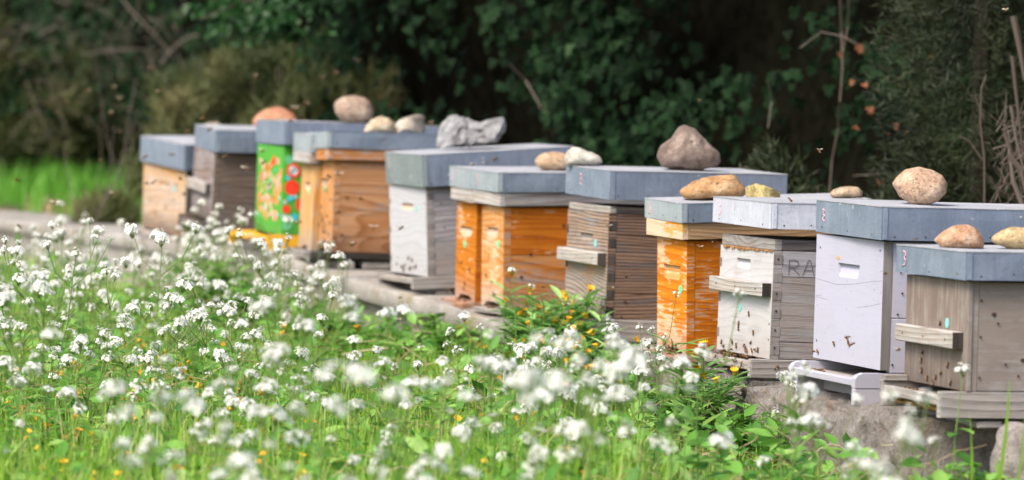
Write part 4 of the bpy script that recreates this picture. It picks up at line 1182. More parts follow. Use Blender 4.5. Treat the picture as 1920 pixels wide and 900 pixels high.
# ------------------------------------------------------------------ hedge line behind the row
HD = [9.5, 12.5, 14.0, 15.5, 18.0, 20.0, 28.0, 33.0, 46.0]
HX = [3.7, 2.45, 1.75, .85, -.72, -1.20, -2.75, -4.0, -8.5]
def hedge_pt(D, z, off):
    """point on the hedge; off > 0 comes out towards the row"""
    x = np.interp(D, HD, HX); x2 = np.interp(D + .4, HD, HX); 
    tx, ty = x2 - x, .4
    l = math.hypot(tx, ty); tx, ty = tx / l, ty / l
    return np.array([x - ty * off, D + tx * off, z]), np.array([-ty, tx, 0.0])

# rising bank and backing sheet; its near-black colour paints the hedge's inner shade
def bulge(D, z):
    return .22 * noise.noise(Vector((D * .55, z * 1.1, 4))) + .12 * noise.noise(Vector((D * 1.7, z * 2.6, 9)))
Ds = np.arange(9.0, 46.1, .25); Zs = np.linspace(-.9, 4.2, 18)
V, F = [], []
for D in Ds:
    for z in Zs:
        p_, n_ = hedge_pt(D, z, -.45 + bulge(D, z) + .35 * max(0, -.3 - z))
        V.append(tuple(p_))
k = len(Zs)
F = [(i * k + j, i * k + j + 1, (i + 1) * k + j + 1, (i + 1) * k + j) for i in range(len(Ds) - 1) for j in range(k - 1)]
hedge = thing('ivy_hedge', 'dark ivy covered hedge running behind the whole row of hives', 'hedge', Matrix.Translation((.6, 15.0, -.75)))
hm = flat('hedge backing with shade in the colour', (.006, .006, .004), 0.95, .4, scale=14.0, spec=0.0)
o = mesh('shade_backing', V, F, hm, hedge, None, smooth=True); o.matrix_parent_inverse = hedge.matrix_world.inverted()

def ivy_cloud(n, D0, D1, z0, z1, s0, s1, holes=True, seed=0, spread=.22):
    rs = np.random.RandomState(seed)
    P, Nn, Sc, T = [], [], [], []
    cnt = 0
    while len(P) < n and cnt < n * 12:
        cnt += 1
        D = rs.uniform(D0, D1); z = rs.uniform(z0, z1)
        c = noise.noise(Vector((D * 1.25, z * 1.6, 2.2))) + .6 * noise.noise(Vector((D * 3.2, z * 3.4, 8.1)))
        if holes and c < rs.uniform(-.25, .22): continue
        off = bulge(D, z) + .28 * c + rs.uniform(-spread, .05)
        p_, n_ = hedge_pt(D, z, off)
        P.append(p_); Nn.append(n_)
        Sc.append(rs.uniform(s0, s1)); T.append(np.clip(.35 + .30 * c + rs.uniform(-.3, .35), 0, 1))
    P = np.array(P); Nn = np.array(Nn)
    m = len(P)
    nr = norm(Nn * .8 + np.array([-.05, -.55, .35]) + rs.normal(0, .38, (m, 3)))
    up = norm(np.array([0, 0, -1.0]) + rs.normal(0, .45, (m, 3)))
    return P, frames(nr, up), np.array(Sc), np.array(T)
TV = np.array(IVY_V) - np.array([0, .35, 0])
P, Fr, Sc, T = ivy_cloud(13000, 10.5, 21.0, -.80, .75, .038, .066, seed=3)
# the 300 leaves that show largest are parts of their own, the rest one mass
vis = []
for i in range(len(P)):
    x, y = project(Vector(P[i]))
    if -20 < x < 1940 and -20 < y < 400: vis.append((Sc[i] / P[i][1] * (1.5 if 560 < x < 1650 else .6), i))
vis.sort(reverse=True)
big = [i for _, i in vis[:300]]
protos = []
for t in (0, .33, .66, 1.0):
    me = bpy.data.meshes.new('leaf')
    me.from_pydata([tuple(v) for v in TV], [], IVY_F)
    me.materials.append(M['ivy'])
    a = me.attributes.new('tint', 'FLOAT', 'POINT'); a.data.foreach_set('value', [t] * len(TV)); me.update()
    protos.append(me)
hinv = hedge.matrix_world.inverted()
for i in big:
    R = Fr[i]
    lm = Matrix(((R[0][0] * Sc[i], R[1][0] * Sc[i], R[2][0] * Sc[i], P[i][0]), (R[0][1] * Sc[i], R[1][1] * Sc[i], R[2][1] * Sc[i], P[i][1]), (R[0][2] * Sc[i], R[1][2] * Sc[i], R[2][2] * Sc[i], P[i][2]), (0, 0, 0, 1)))
    o = link('leaf', protos[int(T[i] * 3.99)], hedge)
    o.matrix_local = hinv @ lm
rest = np.setdiff1d(np.arange(len(P)), big)
V1, F1, T1 = scatter(TV, IVY_F, P[rest], Fr[rest], Sc[rest], T[rest])
P2, Fr2, Sc2, T2 = ivy_cloud(5000, 21.0, 46.0, -.85, 2.0, .05, .10, seed=5, spread=.4)
V2, F2, T2 = scatter(TV, IVY_F, P2, Fr2, Sc2, T2)
P3, Fr3, Sc3, T3 = ivy_cloud(5000, 9.0, 22.0, .75, 4.2, .07, .11, seed=6, spread=.3)
V3, F3, T3 = scatter(TV, IVY_F, P3, Fr3, Sc3, T3)
Vh = np.concatenate([V1, V2, V3]); Fh = np.concatenate([F1, F2 + len(V1), F3 + len(V1) + len(V2)]); Th = np.concatenate([T1, T2, T3])
o = fast_mesh('leaf_mass', Vh, Fh, M['ivy'], Th, parent=hedge); o.matrix_parent_inverse = hinv; o['kind'] = 'stuff'
# withered leaves near the right third
rs = np.random.RandomState(9)
for (px, py, D) in [(1576, 103, 14.1), (1597, 155, 14.0), (1622, 160, 14.0), (1612, 92, 14.1), (1632, 207, 13.9), (1680, 237, 13.6), (1662, 250, 13.7), (1605, 240, 13.9), (1748, 105, 13.5), (1650, 343, 13.7)]:
    c = np.array(at(px, py, D + .35))
    n_ = norm(np.array([-.3, -1, .3]) + rs.normal(0, .4, 3))
    fr = frames(n_[None], np.array([[rs.normal(0, .4), 0, -1.0]]))[0] * rs.uniform(.022, .036)
    V = (TV @ fr) + c
    o = mesh('withered_leaf', V, IVY_F, M['ivy_brown'], hedge, tint=[rs.rand()] * len(TV)); o.matrix_parent_inverse = hinv

def curve_pts(a, b, sag=0.0, wob=.03, n=9, rs_=random):
    a, b = Vector(a), Vector(b)
    d = b - a
    k = Vector((rs_.uniform(-1, 1), rs_.uniform(-1, 1), rs_.uniform(-1, 1))) * wob
    k2 = Vector((rs_.uniform(-1, 1), rs_.uniform(-1, 1), rs_.uniform(-1, 1))) * wob * .5
    out = []
    for i in range(n):
        t = i / (n - 1)
        out.append(a + d * t + Vector((0, 0, sag)) * math.sin(math.pi * t) + k * math.sin(math.pi * t) + k2 * math.sin(2.6 * math.pi * t))
    return out
rr = random.Random(21)
# climbing stems that show in front of the leaves
for pts, r, tint in [([(1575, -10), (1578, 60), (1580, 130), (1575, 190), (1572, 240), (1560, 300), (1555, 365)], .0045, .35),
                     ([(1592, -10), (1590, 50), (1580, 100)], .003, .5),
                     ([(955, 120), (985, 150), (1008, 190), (1030, 235), (1048, 275)], .004, .75),
                     ([(1440, 150), (1447, 190), (1440, 240)], .003, .6), ([(1500, 90), (1540, 60), (1580, 68), (1620, 90)], .0025, .7),
                     ([(1330, 330), (1420, 310), (1480, 325), (1490, 360)], .004, .8), ([(1600, 330), (1660, 325), (1690, 350)], .003, .7)]:
    D = 14.5 if pts[0][0] > 1300 else 16.6
    mb = MB(); mb.tube([at(x, y, D + .05 * math.sin(i * 1.7)) for i, (x, y) in enumerate(pts)], r, r * .7, 6, tint=tint)
    o = mb.build('climbing_stem', [M['twig']], hedge); o.matrix_parent_inverse = hinv

# ------------------------------------------------------------------ conifer at the right
def spray_cloud(center_fn, n, length, width, rs, droop=.3, outward=None):
    """thin triangular sprigs fanned round many small twigs"""
    P, D_, S_, T_ = [], [], [], []
    for i in range(n):
        c, out, t = center_fn(rs)
        for k in range(7):
            d = norm(out + rs.normal(0, .55, 3) + np.array([0, 0, -droop]))
            P.append(c + rs.normal(0, .012, 3)); D_.append(d); S_.append(length * rs.uniform(.5, 1.2)); T_.append(np.clip(t + rs.uniform(-.18, .18), 0, 1))
    P, D_ = np.array(P), np.array(D_)
    nr = norm(rs.normal(0, 1, P.shape))
    fr = frames(nr, D_)
    TVs = np.array([(-width, 0, 0), (width, 0, 0), (width * .6, .6, 0), (0, 1, 0), (-width * .6, .6, 0)])
    return scatter(TVs, [(0, 1, 2), (0, 2, 3), (0, 3, 4)], P, fr, np.array(S_), np.array(T_))
def conifer_c(rs):
    z = rs.uniform(-.80, 2.6)
    px = rs.uniform(0, 1)
    lobes = .06 * math.sin(z * 6 + px * 9) + .08 * noise.noise(Vector((px * 4, z * 3, 1)))
    a = rs.uniform(0, 2 * math.pi)
    R = (.34 + lobes) * max(.35, 1 - max(0, z) / 3.2) * rs.uniform(.45, 1.0)
    c = np.array([1.52 + math.cos(a) * R, 13.55 + math.sin(a) * R, z])
    t = .45 + .55 * noise.noise(Vector((a * 1.5, z * 4, 3)))
    return c, np.array([math.cos(a), math.sin(a), .35]), t
con = thing('conifer', 'dark feathery conifer standing at the right in front of the ivy', 'tree', Matrix.Translation((1.52, 13.55, -.76)))
cinv = con.matrix_world.inverted()
mb = MB(); mb.tube(curve_pts((1.52, 13.55, -.80), (1.55, 13.55, 2.6), 0, .03, 9, rr), .035, .015, 8, tint=.0)
o = mb.build('trunk', [M['twig']], con); o.matrix_parent_inverse = cinv
V, F, T = spray_cloud(conifer_c, 17000, .040, .045, np.random.RandomState(4), .1)
o = fast_mesh('crown', V, F, M['conifer'], T, parent=con); o.matrix_parent_inverse = cinv
# low juniper-like scrub at the foot of the hedge, centre right
def scrub(name, label, X, Y, rx, ry, zt, n, length, mat, seed, z0=-.8, cat='shrub', tbase=.5, width=.09):
    def fn(rs):
        a = rs.uniform(0, 2 * math.pi); u = math.sqrt(rs.uniform(0, 1))
        x, y = X + math.cos(a) * rx * u, Y + math.sin(a) * ry * u
        h = (zt - z0) * (1 - u ** 4 * .6) * (.65 + .75 * noise.noise(Vector((x * 3, y * 2, seed))))
        z = z0 + h * rs.uniform(.2, 1) ** .5
        return np.array([x, y, z]), np.array([math.cos(a) * u, math.sin(a) * u, .9]), tbase + .6 * noise.noise(Vector((x * 5, y * 4, z * 6)))
    t_ = thing(name, label, cat, Matrix.Translation((X, Y, z0)))
    ti = t_.matrix_world.inverted()
    V, F, T = spray_cloud(fn, n, length, width, np.random.RandomState(seed), -.2)
    o = fast_mesh('foliage', V, F, mat, T, parent=t_); o.matrix_parent_inverse = ti
    mb = MB(); r_ = random.Random(seed)
    for i in range(7):
        a = r_.uniform(0, 6.28)
        mb.tube(curve_pts((X, Y, z0 - .02), (X + math.cos(a) * rx * .6, Y + math.sin(a) * ry * .6, z0 + (zt - z0) * r_.uniform(.4, .8)), 0, .05, 6, r_), .008, .003, 5, tint=.4)
    o = mb.build('branches', [M['twig']], t_); o.matrix_parent_inverse = ti
    return t_
scrub('scrub_bush', 'olive green scrub behind the triangular boulder and yellow stone', .98, 13.75, .42, .35, -.22, 2200, .055, M['conifer'], 31, tbase=.8)
scrub('scrub_bush', 'low dark scrub below the ivy, right of the concrete lump', .42, 15.0, .5, .4, -.36, 1800, .06, M['conifer'], 32, tbase=.6)
scrub('soft_shrub', 'soft yellow green feathery shrub at the upper left', -2.95, 29.0, .42, .4, .38, 3200, .15, M['yellowgreen'], 33, z0=-.82, width=.06)
br = thing('olive_brush', 'irregular olive brown brush behind and left of the leftmost hives', 'brush', Matrix.Translation((-1.4, 18.9, -.76)))
bi = br.matrix_world.inverted()
def brush_fn(rs):
    while True:
        X = rs.uniform(-1.95, -.55); Y = rs.uniform(18.5, 19.9)
        top = -.02 + .22 * noise.noise(Vector((X * 2.3, Y, 3))) - .60 * max(0, -1.35 - X)
        z = -.76 + (top + .76) * rs.uniform(0, 1.12)
        if X < -1.72 and z > -.58: continue
        if noise.noise(Vector((X * 3.2, z * 3.2, Y * .8))) > -.12 + .5 * max(0, z - top + .15): break
    return np.array([X, Y, z]), norm(np.array([.35 * noise.noise(Vector((X * 4, z * 4, 1))), -.2, .8])), .5 + .7 * noise.noise(Vector((X * 4, Y, z * 4)))
V, F, T = spray_cloud(brush_fn, 7000, .085, .045, np.random.RandomState(34), -.1)
o = fast_mesh('foliage', V, F, M['olive'], T, parent=br); o.matrix_parent_inverse = bi
mb = MB(); r_ = random.Random(6)
for k in range(60):
    X = r_.uniform(-1.9, -.6); Y = r_.uniform(18.3, 19.5)
    mb.tube(curve_pts((X, Y, -.78), (X + r_.uniform(-.3, .3), Y, r_.uniform(-.45, .15)), 0, .06, 7, r_), .004, .0015, 4, tint=r_.uniform(.4, 1))
o = mb.build('stems', [M['twig']], br); o.matrix_parent_inverse = bi
scrub('scrub_bush', 'dark olive thicket filling the far upper left corner', -3.2, 25.5, .9, .9, .45, 3200, .12, M['olive'], 36, z0=-.8, tbase=.35, width=.07)

# bramble thicket of bare twigs at the upper left
th = thing('bare_thicket', 'tangle of bare greyish twigs at the upper left above the bank grass', 'thicket', Matrix.Translation((-2.0, 19.6, -.78)))
ti = th.matrix_world.inverted()
rr = random.Random(8)
for (x0, y0, x1, y1, D, r, sag) in [(340, -6, 470, 40, 18.6, .012, .03), (180, 95, 320, 115, 19.4, .007, .03), (300, 120, 380, 60, 19.2, .008, .0), (230, 0, 330, 110, 19.5, .006, -.02), (150, 100, 250, 90, 19.6, .006, .03), (260, 20, 320, 70, 19.3, .005, .02),
                                     (100, 0, 240, 60, 19.8, .005, .03), (270, 90, 340, 250, 18.9, .004, .0), (40, 130, 110, 300, 20.3, .005, .02), (75, 290, 90, 190, 20.2, .004, .0), (330, 60, 350, 0, 19.1, .005, .0), (440, 195, 520, 180, 18.7, .006, .01),
                                     (20, 260, 120, 120, 20.6, .004, .02), (150, 180, 260, 250, 19.8, .005, -.02), (190, 195, 300, 240, 19.4, .005, .02), (0, 60, 90, 40, 20.9, .006, .0), (250, 170, 330, 240, 19.0, .004, .03), (280, 140, 310, 90, 19.1, .006, .0)]:
    D += 3.5; r *= .75
    mb = MB(); mb.tube(curve_pts(at(x0, y0, D), at(x1, y1, D + rr.uniform(-.2, .2)), sag, .03, 10, rr), r, r * .45, 6, tint=rr.uniform(.5, 1))
    o = mb.build('branch', [M['twig']], th); o.matrix_parent_inverse = ti
mb = MB()
for i in range(230):
    D = rr.uniform(22.5, 27)
    x, y = rr.gauss(210, 130), rr.gauss(110, 90)
    a = rr.uniform(0, 6.28); L_ = rr.uniform(.08, .30)
    p_ = at(x, y, D)
    mb.tube(curve_pts(p_, p_ + Vector((math.cos(a) * L_, rr.uniform(-.1, .1), math.sin(a) * L_)), rr.uniform(-.03, .03), .04, 7, rr), rr.uniform(.0015, .0035), .001, 3, tint=rr.uniform(.2, 1))
o = mb.build('twig_tangle', [M['twig']], th); o.matrix_parent_inverse = ti; o['kind'] = 'stuff'
# small leaves mixed into the thicket
rs = np.random.RandomState(17)
n = 5200
Dd = rs.uniform(23, 29, n); px = rs.uniform(-40, 640, n); py = rs.uniform(-120, 260, n)
keep = np.array([noise.noise(Vector((a * .012, b * .016, d * .4))) > -.02 for a, b, d in zip(px, py, Dd)])
P = np.array([at(a, b, d) for a, b, d in zip(px[keep], py[keep], Dd[keep])])
okk = P[:, 2] > -.7
P = P[okk]; n = len(P)
V, F, T = scatter(np.array(LEAF_V) * [1.5, 1, 1], LEAF_F, P, frames(norm(rs.normal(0, 1, (n, 3)) + [0, -.8, .5]), rs.normal(0, 1, (n, 3))), rs.uniform(.04, .08, n), np.clip(rs.uniform(0, .8, n) + (P[:, 0] > -1.3) * .1, 0, 1))
o = fast_mesh('leaf_mass', V, F, M['ivy'], T, parent=th); o.matrix_parent_inverse = ti; o['kind'] = 'stuff'
# fresh green sprig hanging at the top, left of centre
sp_ = thing('leafy_branch', 'branch with brighter green leaves hanging in at the top left of centre', 'branch', Matrix.Translation(at(480, 20, 18.0)))
si = sp_.matrix_world.inverted()
mb = MB(); mb.tube(curve_pts(at(640, -140, 18.2), at(380, 40, 17.9), -.03, .03, 10, rr), .010, .004, 6, tint=.3)
o = mb.build('stem', [M['twig']], sp_); o.matrix_parent_inverse = si
n = 420
px = rs.normal(480, 70, n); py = rs.normal(15, 32, n)
P = np.array([at(a, b, d) for a, b, d in zip(px, py, rs.uniform(17.7, 18.3, n))])
V, F, T = scatter(np.array(LEAF_V) * [1.4, 1, 1], LEAF_F, P, frames(norm(rs.normal(0, 1, (n, 3)) + [0, -.8, .6]), rs.normal(0, 1, (n, 3)) + [0, 0, -.6]), rs.uniform(.03, .055, n), rs.uniform(.0, .55, n))
o = fast_mesh('foliage', V, F, leafy('fresh dark sprig leaf', [(.012, .05, .010), (.022, .085, .016), (.04, .13, .025)], .5, .3), T, parent=sp_); o.matrix_parent_inverse = si

# dead stems at the far right
dead = thing('dead_stems', 'bare reddish dead stems at the far right edge behind the hives', 'dead stems', Matrix.Translation((1.62, 12.6, -.75)))
di = dead.matrix_world.inverted()
for (pts, r, D) in [([(1900, 30), (1912, 90), (1922, 150)], .011, 12.4), ([(1898, 105), (1905, 170), (1914, 250), (1920, 300)], .007, 12.5), ([(1896, 200), (1905, 260), (1925, 340)], .006, 12.5), ([(1885, 250), (1900, 300), (1924, 350)], .008, 12.4), ([(1890, 290), (1915, 320), (1926, 370)], .010, 12.3),
                    ([(1846, 400), (1846, 300), (1838, 230), (1840, 165), (1850, 140)], .0035, 12.7), ([(1846, 225), (1828, 180), (1818, 178)], .0022, 12.7), ([(1842, 300), (1818, 265), (1798, 255)], .002, 12.7), ([(1855, 385), (1875, 345), (1882, 300), (1878, 270)], .0025, 12.6), ([(1880, 390), (1866, 350), (1856, 330)], .002, 12.6), ([(1930, 420), (1900, 340), (1892, 280)], .009, 12.3)]:
    mb = MB(); mb.tube([at(x, y, D) for x, y in pts], r, r * .6, 6, tint=rr.uniform(.3, .7))
    o = mb.build('stem', [M['twig']], dead); o.matrix_parent_inverse = di
mb = MB()
for i in range(60):
    p_ = at(rr.uniform(1860, 1940), rr.uniform(230, 400), rr.uniform(12.3, 12.9)); a = rr.uniform(.6, 2.6); L_ = rr.uniform(.05, .16)
    mb.tube(curve_pts(p_, p_ + Vector((math.cos(a) * L_, 0, math.sin(a) * L_)), 0, .02, 5, rr), .002, .0008, 3, tint=rr.uniform(.2, .8))
o = mb.build('twig_tangle', [M['twig']], dead); o.matrix_parent_inverse = di; o['kind'] = 'stuff'

# ------------------------------------------------------------------ grasses
def blades(n, xy, zfn, h0, h1, w0, w1, rs, lean=.35, tint=(0, .75), dry=.04, hs=None):
    """4 cross sections per blade, 3 quads"""
    X, Y = xy
    n = len(X)
    z = np.array([zfn(a, b) for a, b in zip(X, Y)])
    h = rs.uniform(h0, h1, n) * (1.0 if hs is None else hs); w = rs.uniform(w0, w1, n)
    az = rs.uniform(0, 2 * math.pi, n); le = np.abs(rs.normal(0, lean, n)) * h
    dx, dy = np.cos(az) * le, np.sin(az) * le
    sa = az + math.pi / 2 + rs.normal(0, .5, n)
    sx, sy = np.cos(sa), np.sin(sa)
    V = []
    for t, ww in ((0, 1.0), (.35, .9), (.7, .6), (1.0, .05)):
        cx = X + dx * t ** 2; cy = Y + dy * t ** 2; cz = z + h * t - le * .35 * t ** 3
        for s in (-.5, .5):
            V.append(np.stack([cx + sx * w * ww * s, cy + sy * w * ww * s, cz], -1))
    V = np.stack(V, 1)                       # n,8,3
    F = np.array([(0, 1, 3, 2), (2, 3, 5, 4), (4, 5, 7, 6)])
    F = (F[None] + (np.arange(n) * 8)[:, None, None]).reshape(-1, 4)
    T = rs.uniform(tint[0], tint[1], n)
    T[rs.rand(n) < dry] = rs.uniform(.85, 1)
    return V.reshape(-1, 3), F, np.repeat(T, 8)

def meadow_points(n, rs, D0, D1, bias=1.0, marg=.35):
    """points in front of the ledge, inside (and a little beyond) the view"""
    X, Y = [], []
    while len(X) < n:
        y = D0 + (D1 - D0) * rs.rand() ** bias
        hw = .135 * y + marg
        x = rs.uniform(-hw, hw)
        e = ledge_x(y) if y > 8 else 1e9
        if x > e - .02: continue
        X.append(x); Y.append(y)
    return np.array(X), np.array(Y)
rs = np.random.RandomState(41)
Xa, Ya = meadow_points(46000, rs, 5.0, 20.0, 1.15)
V, F, T = blades(0, (Xa, Ya), ground_z, .04, .17, .0022, .0055, rs, .45, (0, .82), .08, np.where((Xa > .35) & (Ya > 7.5), .45, 1.0))
patch = np.array([noise.noise(Vector((a * 1.3, b * .8, 6))) for a, b in zip(Xa, Ya)])
T = np.clip(T + np.repeat(patch * .25, 8), 0, 1)
tag(fast_mesh('meadow_grass', V, F, M['grass'], T), 'fine fresh green meadow grass in front of the hives', 'grass', kind='stuff')
Xa, Ya = meadow_points(15000, rs, 4.8, 9.5, 1.0, .3)
V, F, T = blades(0, (Xa, Ya), ground_z, .08, .24, .003, .006, rs, .40, (.15, .85), .05, np.where((Xa > .3) & (Ya > 7.2), .3, 1.0))
tag(fast_mesh('foreground_grass', V, F, M['grass'], T), 'taller out of focus grass closest to the viewer', 'grass', kind='stuff')
# bank grass at the far left behind the ledge
n = 16000
Ya = rs.uniform(17.8, 33, n); Xa = rs.uniform(-6.0, -1.2, n)
keep = (Xa > np.interp(Ya, LD, LX) + .45) & (Xa < np.interp(Ya, HD, HX) + .3)
keep &= np.array([(noise.noise(Vector((a * 1.2, b * .7, 2))) > -.25) for a, b in zip(Xa, Ya)])
Xa, Ya = Xa[keep], Ya[keep]
V, F, T = blades(0, (Xa, Ya), ground_z, .10, .26, .006, .012, rs, .4, (0, 1), .0)
tag(fast_mesh('bank_grass', V, F, M['bankgrass'], T), 'bright green grass on the bank behind the ledge at far left', 'grass', kind='stuff')
# dry litter and stalks along the back of the ledge at the left
n = 5000
Ya = rs.uniform(15.8, 21, n); Xa = np.interp(Ya, LD, LX) + rs.uniform(.55, 1.1, n)
V, F, T = blades(0, (Xa, Ya), ground_z, .02, .12, .004, .010, rs, .9, (0, 1), 0)
tag(fast_mesh('dry_litter', V, F, M['straw'], T), 'dry brown stalks and leaf litter along the back edge of the concrete', 'dry grass', kind='stuff')

# low broad-leaved herbs between the grasses
Xa, Ya = meadow_points(9000, rs, 5.5, 20.0, 1.0)
d = np.array([ledge_x(y) if y > 8 else 9 for y in Ya]) - Xa
n = len(Xa)
P = np.stack([Xa, Ya, np.array([ground_z(a, b) for a, b in zip(Xa, Ya)]) + rs.uniform(.01, .14, n)], -1)
fr = frames(norm(rs.normal(0, .5, (n, 3)) + [0, -.25, 1]), norm(rs.normal(0, 1, (n, 3)) * [1, 1, .3] + [0, 0, .25]))
V, F, T = scatter(np.array(LEAF_V) * [1.1, 1, 1], LEAF_F, P, fr, rs.uniform(.025, .075, n), rs.uniform(0, 1, n))
tag(fast_mesh('leafy_ground_cover', V, F, M['herb'], T), 'low leafy green herbs growing among the meadow grass', 'ground cover', kind='stuff')

# ------------------------------------------------------------------ white flowered plants
def floret(mb, c, nrm, r, rnd, tint):
    nrm = nrm.normalized()
    a = nrm.cross(Vector((rnd.uniform(-1, 1), rnd.uniform(-1, 1), rnd.uniform(-1, 1)))).normalized()
    b = nrm.cross(a)
    for k in range(4):
        t = k * math.pi / 2 + rnd.uniform(-.15, .15)
        d = a * math.cos(t) + b * math.sin(t); s = nrm.cross(d)
        w = r * .42
        mb.add([c + nrm * r * .05, c + d * r * .55 + s * w + nrm * r * .22, c + d * r * 1.05 + nrm * r * .12, c + d * r * .55 - s * w + nrm * r * .22], [(0, 1, 2), (0, 2, 3)], 0, tint)
    mb.add([c + a * r * .14 + nrm * r * .25, c - a * r * .10 + b * r * .12 + nrm * r * .3, c - a * r * .10 - b * r * .12 + nrm * r * .3], [(0, 1, 2)], 1, .6)

def head_mesh(seed, size=1.0, nf=15):
    rnd = random.Random(seed)
    mb = MB()
    for i in range(nf):
        t = math.sqrt((i + .5) / nf) * 1.35
        a = i * 2.399 + rnd.uniform(-.3, .3)
        d = Vector((math.cos(a) * math.sin(t), math.sin(a) * math.sin(t), math.cos(t) * .95))
        c = d * .0185 * size * rnd.uniform(.72, 1.15) + Vector((0, 0, rnd.uniform(-.004, .003)))
        floret(mb, c, d + Vector((rnd.gauss(0, .3), rnd.gauss(0, .3), rnd.uniform(0, .5))), 0.0074 * size, rnd, rnd.random())
        mb.tube([Vector((0, 0, -.014 * size)), c * .95], .0006, .0005, 3, 1, .4)
    for i in range(7):                                      # buds in the centre
        c = Vector((rnd.gauss(0, .003), rnd.gauss(0, .003), .014 * size + rnd.gauss(0, .001)))
        mb.tube([c, c + Vector((0, 0, .004))], .0014, .0008, 4, 1, .9, True)
    me_o = mb.build('flower_head', [M['petal'], M['stem']])
    me = me_o.data
    bpy.data.objects.remove(me_o)
    return me
HEADS = [head_mesh(i, (1.0, 1.15, .9, 1.2, .8, .7, 1.0, .9)[i], (14, 17, 11, 18, 9, 6, 13, 8)[i]) for i in range(8)]

def mesh_only(mb, name, mats):
    o = mb.build(name, mats); me = o.data; bpy.data.objects.remove(o); return me

def plant_proto(seed, h, nbr, leafn, pods=True):
    """stem mesh, foliage mesh, head positions; unit plant standing at the origin"""
    rnd = random.Random(seed)
    st, lf, hd = MB(), MB(), []
    lean = Vector((rnd.uniform(-.12, .12), rnd.uniform(-.12, .12), 0)) * h
    main = [Vector((0, 0, -.01)) + Vector((lean.x * t * t, lean.y * t * t, h * t)) + Vector((rnd.gauss(0, .003), rnd.gauss(0, .003), 0)) for t in (0, .2, .4, .6, .8, 1.0)]
    st.tube(main, .0022, .0011, 4, 0, .5)
    hd.append((main[-1], Vector((lean.x, lean.y, h)).normalized()))
    for b in range(nbr):
        k = rnd.choice((2, 3, 4, 4))
        a = rnd.uniform(0, 6.28)
        L_ = h * rnd.uniform(.22, .48)
        p0 = main[k]
        up = rnd.uniform(.55, .95)
        p1 = p0 + Vector((math.cos(a), math.sin(a), .8)) * L_ * .4
        p2 = p0 + Vector((math.cos(a) * (1 - up * .35), math.sin(a) * (1 - up * .35), up + .35)) * L_ * .85
        st.tube([p0, p1, p2], .0014, .0009, 4, 0, .5)
        hd.append((p2, (p2 - p1).normalized()))
    if pods:
        for i in range(9):
            t = rnd.uniform(.55, .93)
            p0 = Vector((lean.x * t * t, lean.y * t * t, h * t)); a = rnd.uniform(0, 6.28)
            st.tube([p0, p0 + Vector((math.cos(a) * .012, math.sin(a) * .012, .006)), p0 + Vector((math.cos(a) * .028, math.sin(a) * .028, .020))], .0006, .0009, 3, 0, .7)
    for i in range(leafn):
        t = rnd.random() ** 1.5 * .72
        p0 = Vector((lean.x * t * t, lean.y * t * t, h * t)); a = rnd.uniform(0, 6.28)
        L_ = rnd.uniform(.03, .075) * (1.25 - t)
        d = Vector((math.cos(a), math.sin(a), rnd.uniform(.1, .8))).normalized(); s = d.cross(Vector((0, 0, 1))).normalized()
        n_ = s.cross(d)
        tn = rnd.random()
        pts = [p0 + d * L_ * q - n_ * L_ * .35 * q * q for q in (0, .25, .5, .75, 1)]
        for q in range(1, 4):                                # toothed lobes
            for sg in (-1, 1):
                c0 = pts[q]; w = L_ * .26 * (1.1 - abs(q - 2) * .25)
                lf.add([pts[q - 1], c0 + s * sg * w + d * w * .5, pts[min(4, q + 1)]], [(0, 1, 2)], 0, tn)
        lf.add([pts[3], pts[3] + s * L_ * .12, pts[4], pts[3] - s * L_ * .12], [(0, 1, 2, 3)], 0, tn)
    return dict(stem=mesh_only(st, 'stem', [M['stem']]), foliage=mesh_only(lf, 'foliage', [M['herb']]), heads=hd, h=h)
PROTOS = [plant_proto(100 + i, (.30, .34, .26, .38, .30, .22, .42, .28)[i], (2, 3, 2, 4, 3, 1, 3, 4)[i], (12, 14, 12, 14, 16, 12, 14, 14)[i]) for i in range(8)]

def put_plant(x, y, label, group, pr, s, rot, rnd, z=None, tops=None):
    zz = ground_z(x, y) if z is None else z
    m = Matrix.Translation((x, y, zz)) @ Matrix.Rotation(rot, 4, 'Z') @ Matrix.Scale(s, 4)
    t_ = thing('white_flower_plant', label, 'wildflower', m, group)
    for nm in ('stem', 'foliage'):
        o = bpy.data.objects.new(nm, pr[nm]); COL.objects.link(o); o.parent = t_
    for (p_, d_) in pr['heads']:
        o = bpy.data.objects.new('flower_head', HEADS[rnd.randrange(8)]); COL.objects.link(o); o.parent = t_
        q = (d_ + Vector((rnd.gauss(0, .25), rnd.gauss(0, .25), .2))).to_track_quat('Z', 'Y').to_matrix().to_4x4()
        k = rnd.uniform(.55, 1.0) / s ** .5 * (1.15 if y < 8.2 else 1.0)
        o.matrix_local = Matrix.Translation(p_) @ q @ Matrix.Scale(k, 4)
    return t_
rnd = random.Random(77)
COLS = [(150, 'bare concrete at far left'), (262, 'end of the bare concrete'), (350, 'plywood hive'), (475, 'dark brown hive'), (560, 'green hive'), (625, 'honey-coloured hive'), (725, 'tan hive'), (850, 'whitewashed hive'),
        (960, 'paired orange hives'), (1060, 'right paired orange hive'), (1210, 'ridged brown hive'), (1345, 'peeling orange hive'), (1520, 'cream hive'), (1690, 'lavender hive'), (9999, 'nearest hive')]
BANDS = [(500, 'close below the %s'), (600, 'a little below the %s'), (700, 'midway down the picture below the %s'), (790, 'low and soft focused below the %s'), (9999, 'blurred at the bottom edge below the %s')]
def where(px, py, kind, tall_):
    c = next(n for lim, n in COLS if px < lim)
    b = next(n for lim, n in BANDS if py < lim)
    s = ('tall ' if tall_ else 'short ') + kind + ' ' + b % c
    return s, s
cnt = 0; tries = 0; CL = []
placed = []
